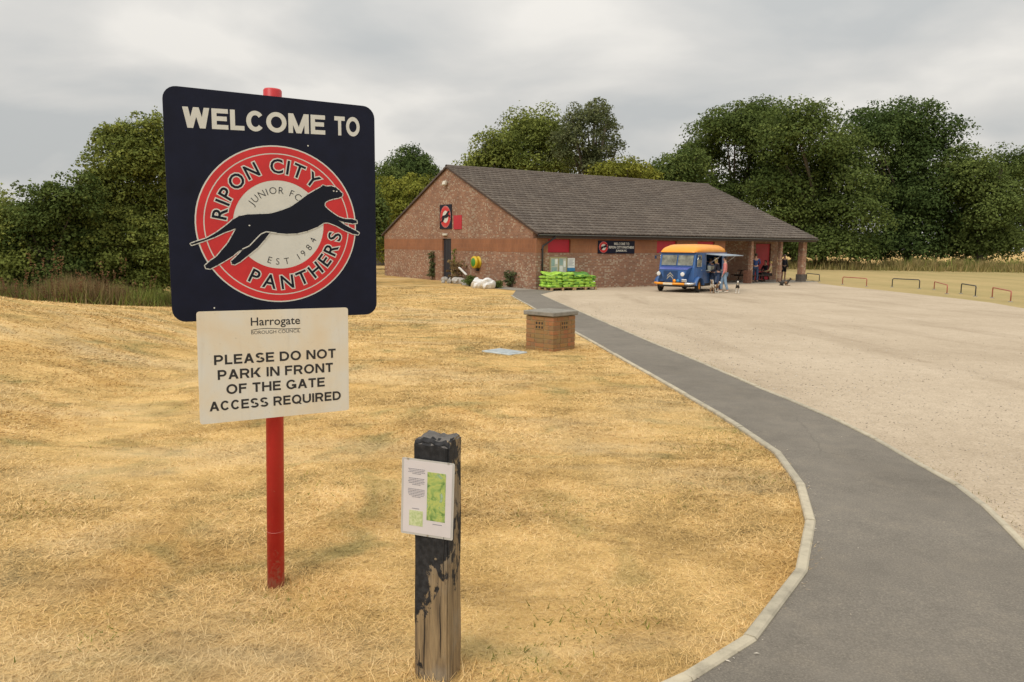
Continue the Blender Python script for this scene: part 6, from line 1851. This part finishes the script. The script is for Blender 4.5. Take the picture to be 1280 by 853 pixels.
    if not bald or True:
        bm = bmesh.new(); bmesh.ops.create_icosphere(bm, subdivisions=3, radius=1)
        kill = [v for v in bm.verts if (v.co.y > 0.35 and v.co.z < 0.35) or v.co.z < -0.55]
        if bald: kill = [v for v in bm.verts if (v.co.y > 0.0) or v.co.z < -0.4 or v.co.z > 0.5]
        bmesh.ops.delete(bm, geom=kill, context='VERTS')
        for v in bm.verts: v.co = Vector((v.co.x * 0.090, v.co.y * 0.108, v.co.z * 0.112)) + Hc + Vector((0, -0.008, 0.018))
        if long_hair:
            for v in bm.verts:
                if v.co.z < Hc.z and v.co.y < Hc.y + 0.03: v.co.z -= 0.17; v.co.y -= 0.015
        me_ = bpy.data.meshes.new('hair'); bm.to_mesh(me_); bm.free(); me_.materials.append(M[hair])
        for p_ in me_.polygons: p_.use_smooth = True
        o = link('hair', me_, root); sm = o.modifiers.new('thickness', 'SOLIDIFY'); sm.thickness = 0.012
    mb = MB()
    for s_ in (-1, 1): mb.obox(Hc + Vector((s_ * 0.031, 0.082, 0.0)), 0.018, 0.012, 0.010, None, 0, 0.003)
    pieces(mb.build('eye', M['cl_black'], root))
    mb = MB(); mb.add([Hc + Vector(v_) for v_ in ((0, 0.088, 0.005), (-0.016, 0.085, -0.038), (0.016, 0.085, -0.038), (0, 0.118, -0.036))], [(0, 1, 3), (0, 3, 2), (1, 2, 3)]); mb.build('nose', M['skin'], root)
    mb = MB(); mb.obox(Hc + Vector((0, 0.086, -0.064)), 0.042, 0.008, 0.009, None, 0, 0.002); mb.build('mouth', M['signred'], root)
    return root

def gz(v): return Vector((v.x, v.y, float(hz(v.x, v.y)) + 0.012))
toward_van = math.atan2(-vy.y, -vy.x) - PI / 2
person('person with blond hair in a dark top and dark jeans leaning at the van hatch', gz(G(898, 365.6)), toward_van + 0.15, 'cl_dark', 'cl_bluejeans', 'blond', 'lean', 1.68, arm='reach', long_hair=True)
person('person in a salmon pink top and pale jeans waiting by the van hatch', gz(G(905, 366.3)), toward_van + 0.3, 'cl_pink', 'cl_jeans', 'brownhair', 'stride', 1.70, sleeve=True, shoes='cl_cream')
person('person in a blue top at the van counter, left of the blond customer', gz(G(890.5, 364.8)), toward_van - 0.2, 'cl_blue', 'cl_bluejeans', 'brownhair', 'lean', 1.62, arm='reach')
sv = VP(1.9, 0.35, 0.47); person('person in a pale teal shirt serving inside the van', sv, toward_van + PI, 'cl_teal', 'cl_black', 'brownhair', 'stand', 1.52, arm='reach', sleeve=False)
face_in = BR
person('person in a blue jacket and jeans standing with back turned at the picnic table', gz(G(943.5, 354.0)), R(-15), 'cl_blue', 'cl_bluejeans', 'brownhair', 'stand', 1.78, arm='table')
person('person in a black top seated on the veranda bench beside the person in tan', gz(G(956, 352.3)) + Vector((0, 0, 0.03)), R(110), 'cl_dark', 'cl_black', 'brownhair', 'sit', 1.72)
person('person in tan clothing seated by the second pillar', gz(G(962.5, 353.4)) + Vector((0, 0, 0.03)), R(70), 'cl_tan', 'cl_black', 'blond', 'sit', 1.68)
person('grey haired person in a dark top and shorts standing between the last two pillars', gz(G(979, 351.6)), R(200), 'cl_dark', 'cl_black', 'greyhair', 'stand', 1.72, shorts=True, bald=False, shoes='cl_cream')

def dog(label, loc, rz, base, patch, s=1.0, pose='stand'):
    root = empty('dog', loc, rz, label, 'dog'); root.scale = (s, s, s)
    zz = 0.0 if pose == 'stand' else -0.24
    J = {'rump': ((0, -0.24, 0.42), (0.075, 0.085)), 'loin': ((0, -0.10, 0.44), (0.062, 0.075)), 'chest': ((0, 0.12, 0.42), (0.078, 0.105)), 'withers': ((0, 0.22, 0.47), (0.065, 0.085)),
         'neck': ((0, 0.33, 0.58), 0.052), 'head': ((0, 0.40, 0.65), (0.055, 0.055)), 'muzzle': ((0, 0.50, 0.63), 0.028), 'nose': ((0, 0.545, 0.625), 0.018),
         't1': ((0, -0.34, 0.46), 0.020), 't2': ((0, -0.45, 0.56), 0.014), 't3': ((0, -0.48, 0.66), 0.008)}
    E = [('rump', 'loin'), ('loin', 'chest'), ('chest', 'withers'), ('withers', 'neck'), ('neck', 'head'), ('head', 'muzzle'), ('muzzle', 'nose'), ('rump', 't1'), ('t1', 't2'), ('t2', 't3')]
    for sx_, t_ in ((-1, 'l'), (1, 'r')):
        x_ = sx_ * 0.075
        if pose == 'stand':
            J.update({'fs' + t_: ((x_, 0.17, 0.36), 0.040), 'fe' + t_: ((x_, 0.13, 0.26), 0.026), 'fw' + t_: ((x_, 0.16, 0.12), 0.017), 'fp' + t_: ((x_, 0.18, 0.02), 0.020), 'ft' + t_: ((x_, 0.215, 0.015), 0.015),
                      'hk' + t_: ((x_, -0.17, 0.27), 0.040), 'hh' + t_: ((x_, -0.33, 0.15), 0.018), 'hp' + t_: ((x_, -0.30, 0.02), 0.018), 'ht' + t_: ((x_, -0.26, 0.015), 0.015)})
        else:
            J.update({'fs' + t_: ((x_, 0.17, 0.34), 0.040), 'fe' + t_: ((x_ * 1.2, 0.12, 0.27), 0.026), 'fw' + t_: ((x_ * 1.2, 0.26, 0.265), 0.017), 'fp' + t_: ((x_ * 1.2, 0.34, 0.262), 0.020), 'ft' + t_: ((x_ * 1.2, 0.38, 0.26), 0.015),
                      'hk' + t_: ((x_ * 1.6, -0.10, 0.30), 0.040), 'hh' + t_: ((x_ * 1.8, -0.26, 0.27), 0.018), 'hp' + t_: ((x_ * 1.8, -0.14, 0.262), 0.018), 'ht' + t_: ((x_ * 1.8, -0.10, 0.26), 0.015)})
        J['ear' + t_] = ((sx_ * 0.05, 0.385, 0.72), 0.014); J['eat' + t_] = ((sx_ * 0.075, 0.385, 0.69), 0.010)
        E += [('withers', 'fs' + t_), ('fs' + t_, 'fe' + t_), ('fe' + t_, 'fw' + t_), ('fw' + t_, 'fp' + t_), ('fp' + t_, 'ft' + t_), ('rump', 'hk' + t_), ('hk' + t_, 'hh' + t_), ('hh' + t_, 'hp' + t_), ('hp' + t_, 'ht' + t_), ('head', 'ear' + t_), ('ear' + t_, 'eat' + t_)]
    J = {k_: ((v_[0][0], v_[0][1], v_[0][2] + zz), v_[1]) for k_, v_ in J.items()}
    me_ = skin_mesh('body', J, E, M[base]); me_.materials.append(M[patch])
    for p_ in me_.polygons:
        c_ = p_.center
        if (c_.z < 0.30 + zz and c_.y > 0.05) or (c_.y > 0.30 and abs(c_.x) < 0.035) or (-0.02 < c_.y < 0.14 and c_.z < 0.5 + zz) or c_.z < 0.07 + zz: p_.material_index = 1
    link('body', me_, root)
    mb = MB()
    for sx_ in (-1, 1): mb.obox((sx_ * 0.03, 0.445, 0.67 + zz), 0.012, 0.010, 0.012, None, 0, 0.002)
    mb.obox((0, 0.562, 0.628 + zz), 0.022, 0.014, 0.018, None, 0, 0.004)
    pieces(mb.build('eye', M['cl_black'], root))
dog('brown and white dog standing at the feet of the blond customer', gz(G(890, 367)), R(160), 'fur_white', 'fur_brown', 0.9)
dog('cream dog close beside the pink topped customer and the brown and white dog', gz(G(894, 367)), R(200), 'fur_brown', 'fur_white', 0.8)
dog('small dark and white dog standing alone right of the van', gz(G(921.5, 367.3)), R(165), 'fur_dark', 'fur_white', 0.85)
dog('dark dog lying on the gravel in front of the last pillars', gz(G(980, 357.5)), R(-80), 'fur_dark', 'fur_brown', 0.95, 'lie')

# picnic table, bench, litter bin by the veranda
def picnic(loc, rz, label):
    root = empty('picnic_table', loc, rz, label, 'picnic table')
    for k_ in range(5): MB().box(-0.9, 0.9, -0.36 + k_ * 0.146, -0.36 + k_ * 0.146 + 0.135, 0.71, 0.75).build('table_board', M['darkwood'], root)
    for s_ in (-1, 1):
        for k_ in range(2): MB().box(-0.9, 0.9, s_ * 0.68 - 0.14 + k_ * 0.145, s_ * 0.68 - 0.14 + k_ * 0.145 + 0.135, 0.42, 0.455).build('seat_board', M['darkwood'], root)
        for e_ in (-1, 1): MB().tube([(e_ * 0.65, s_ * 0.25, 0.70), (e_ * 0.65, s_ * 0.55, 0.0)], 0.04, 4).build('leg', M['darkwood'], root)
    for e_ in (-1, 1): MB().box(e_ * 0.65 - 0.03, e_ * 0.65 + 0.03, -0.8, 0.8, 0.35, 0.42).build('cross_beam', M['darkwood'], root)
    return root
picnic(BW(17.3, 1.15, 0.035), BR, 'dark stained picnic table under the veranda between the first two pillars')
be = empty('veranda_bench', BW(14.4, 2.1, 0.035), BR, 'dark bench against the veranda wall behind the van', 'bench')
for k_ in range(3): MB().box(-0.9, 0.9, -0.2 + k_ * 0.14, -0.08 + k_ * 0.14, 0.43, 0.46).build('seat_board', M['darkwood'], be)
for k_ in range(2): MB().box(-0.9, 0.9, 0.26, 0.29, 0.55 + k_ * 0.18, 0.68 + k_ * 0.18).build('back_board', M['darkwood'], be)
for e_ in (-1, 1): MB().box(e_ * 0.75 - 0.04, e_ * 0.75 + 0.04, -0.18, 0.25, 0, 0.43).build('leg', M['darkwood'], be)
for e_ in (-1, 1): MB().box(e_ * 0.75 - 0.03, e_ * 0.75 + 0.03, 0.25, 0.30, 0.0, 0.88).build('leg', M['darkwood'], be)
pb = empty('timber_planter', BW(15.50, -0.05, 0.0), BR, 'reddish timber planter box at the foot of the first veranda pillar', 'planter')
for k_ in range(4): MB().box(-0.17, 0.17, -0.16, 0.16, 0.03 + k_ * 0.2, 0.22 + k_ * 0.2).build('board', M['planter'], pb)
# low rail frame on the grass beside the veranda
print('objects', len(bpy.data.objects), 'tris ~', sum(len(o.data.loop_triangles) if o.type == 'MESH' and (o.data.calc_loop_triangles() or True) else 0 for o in bpy.data.objects))
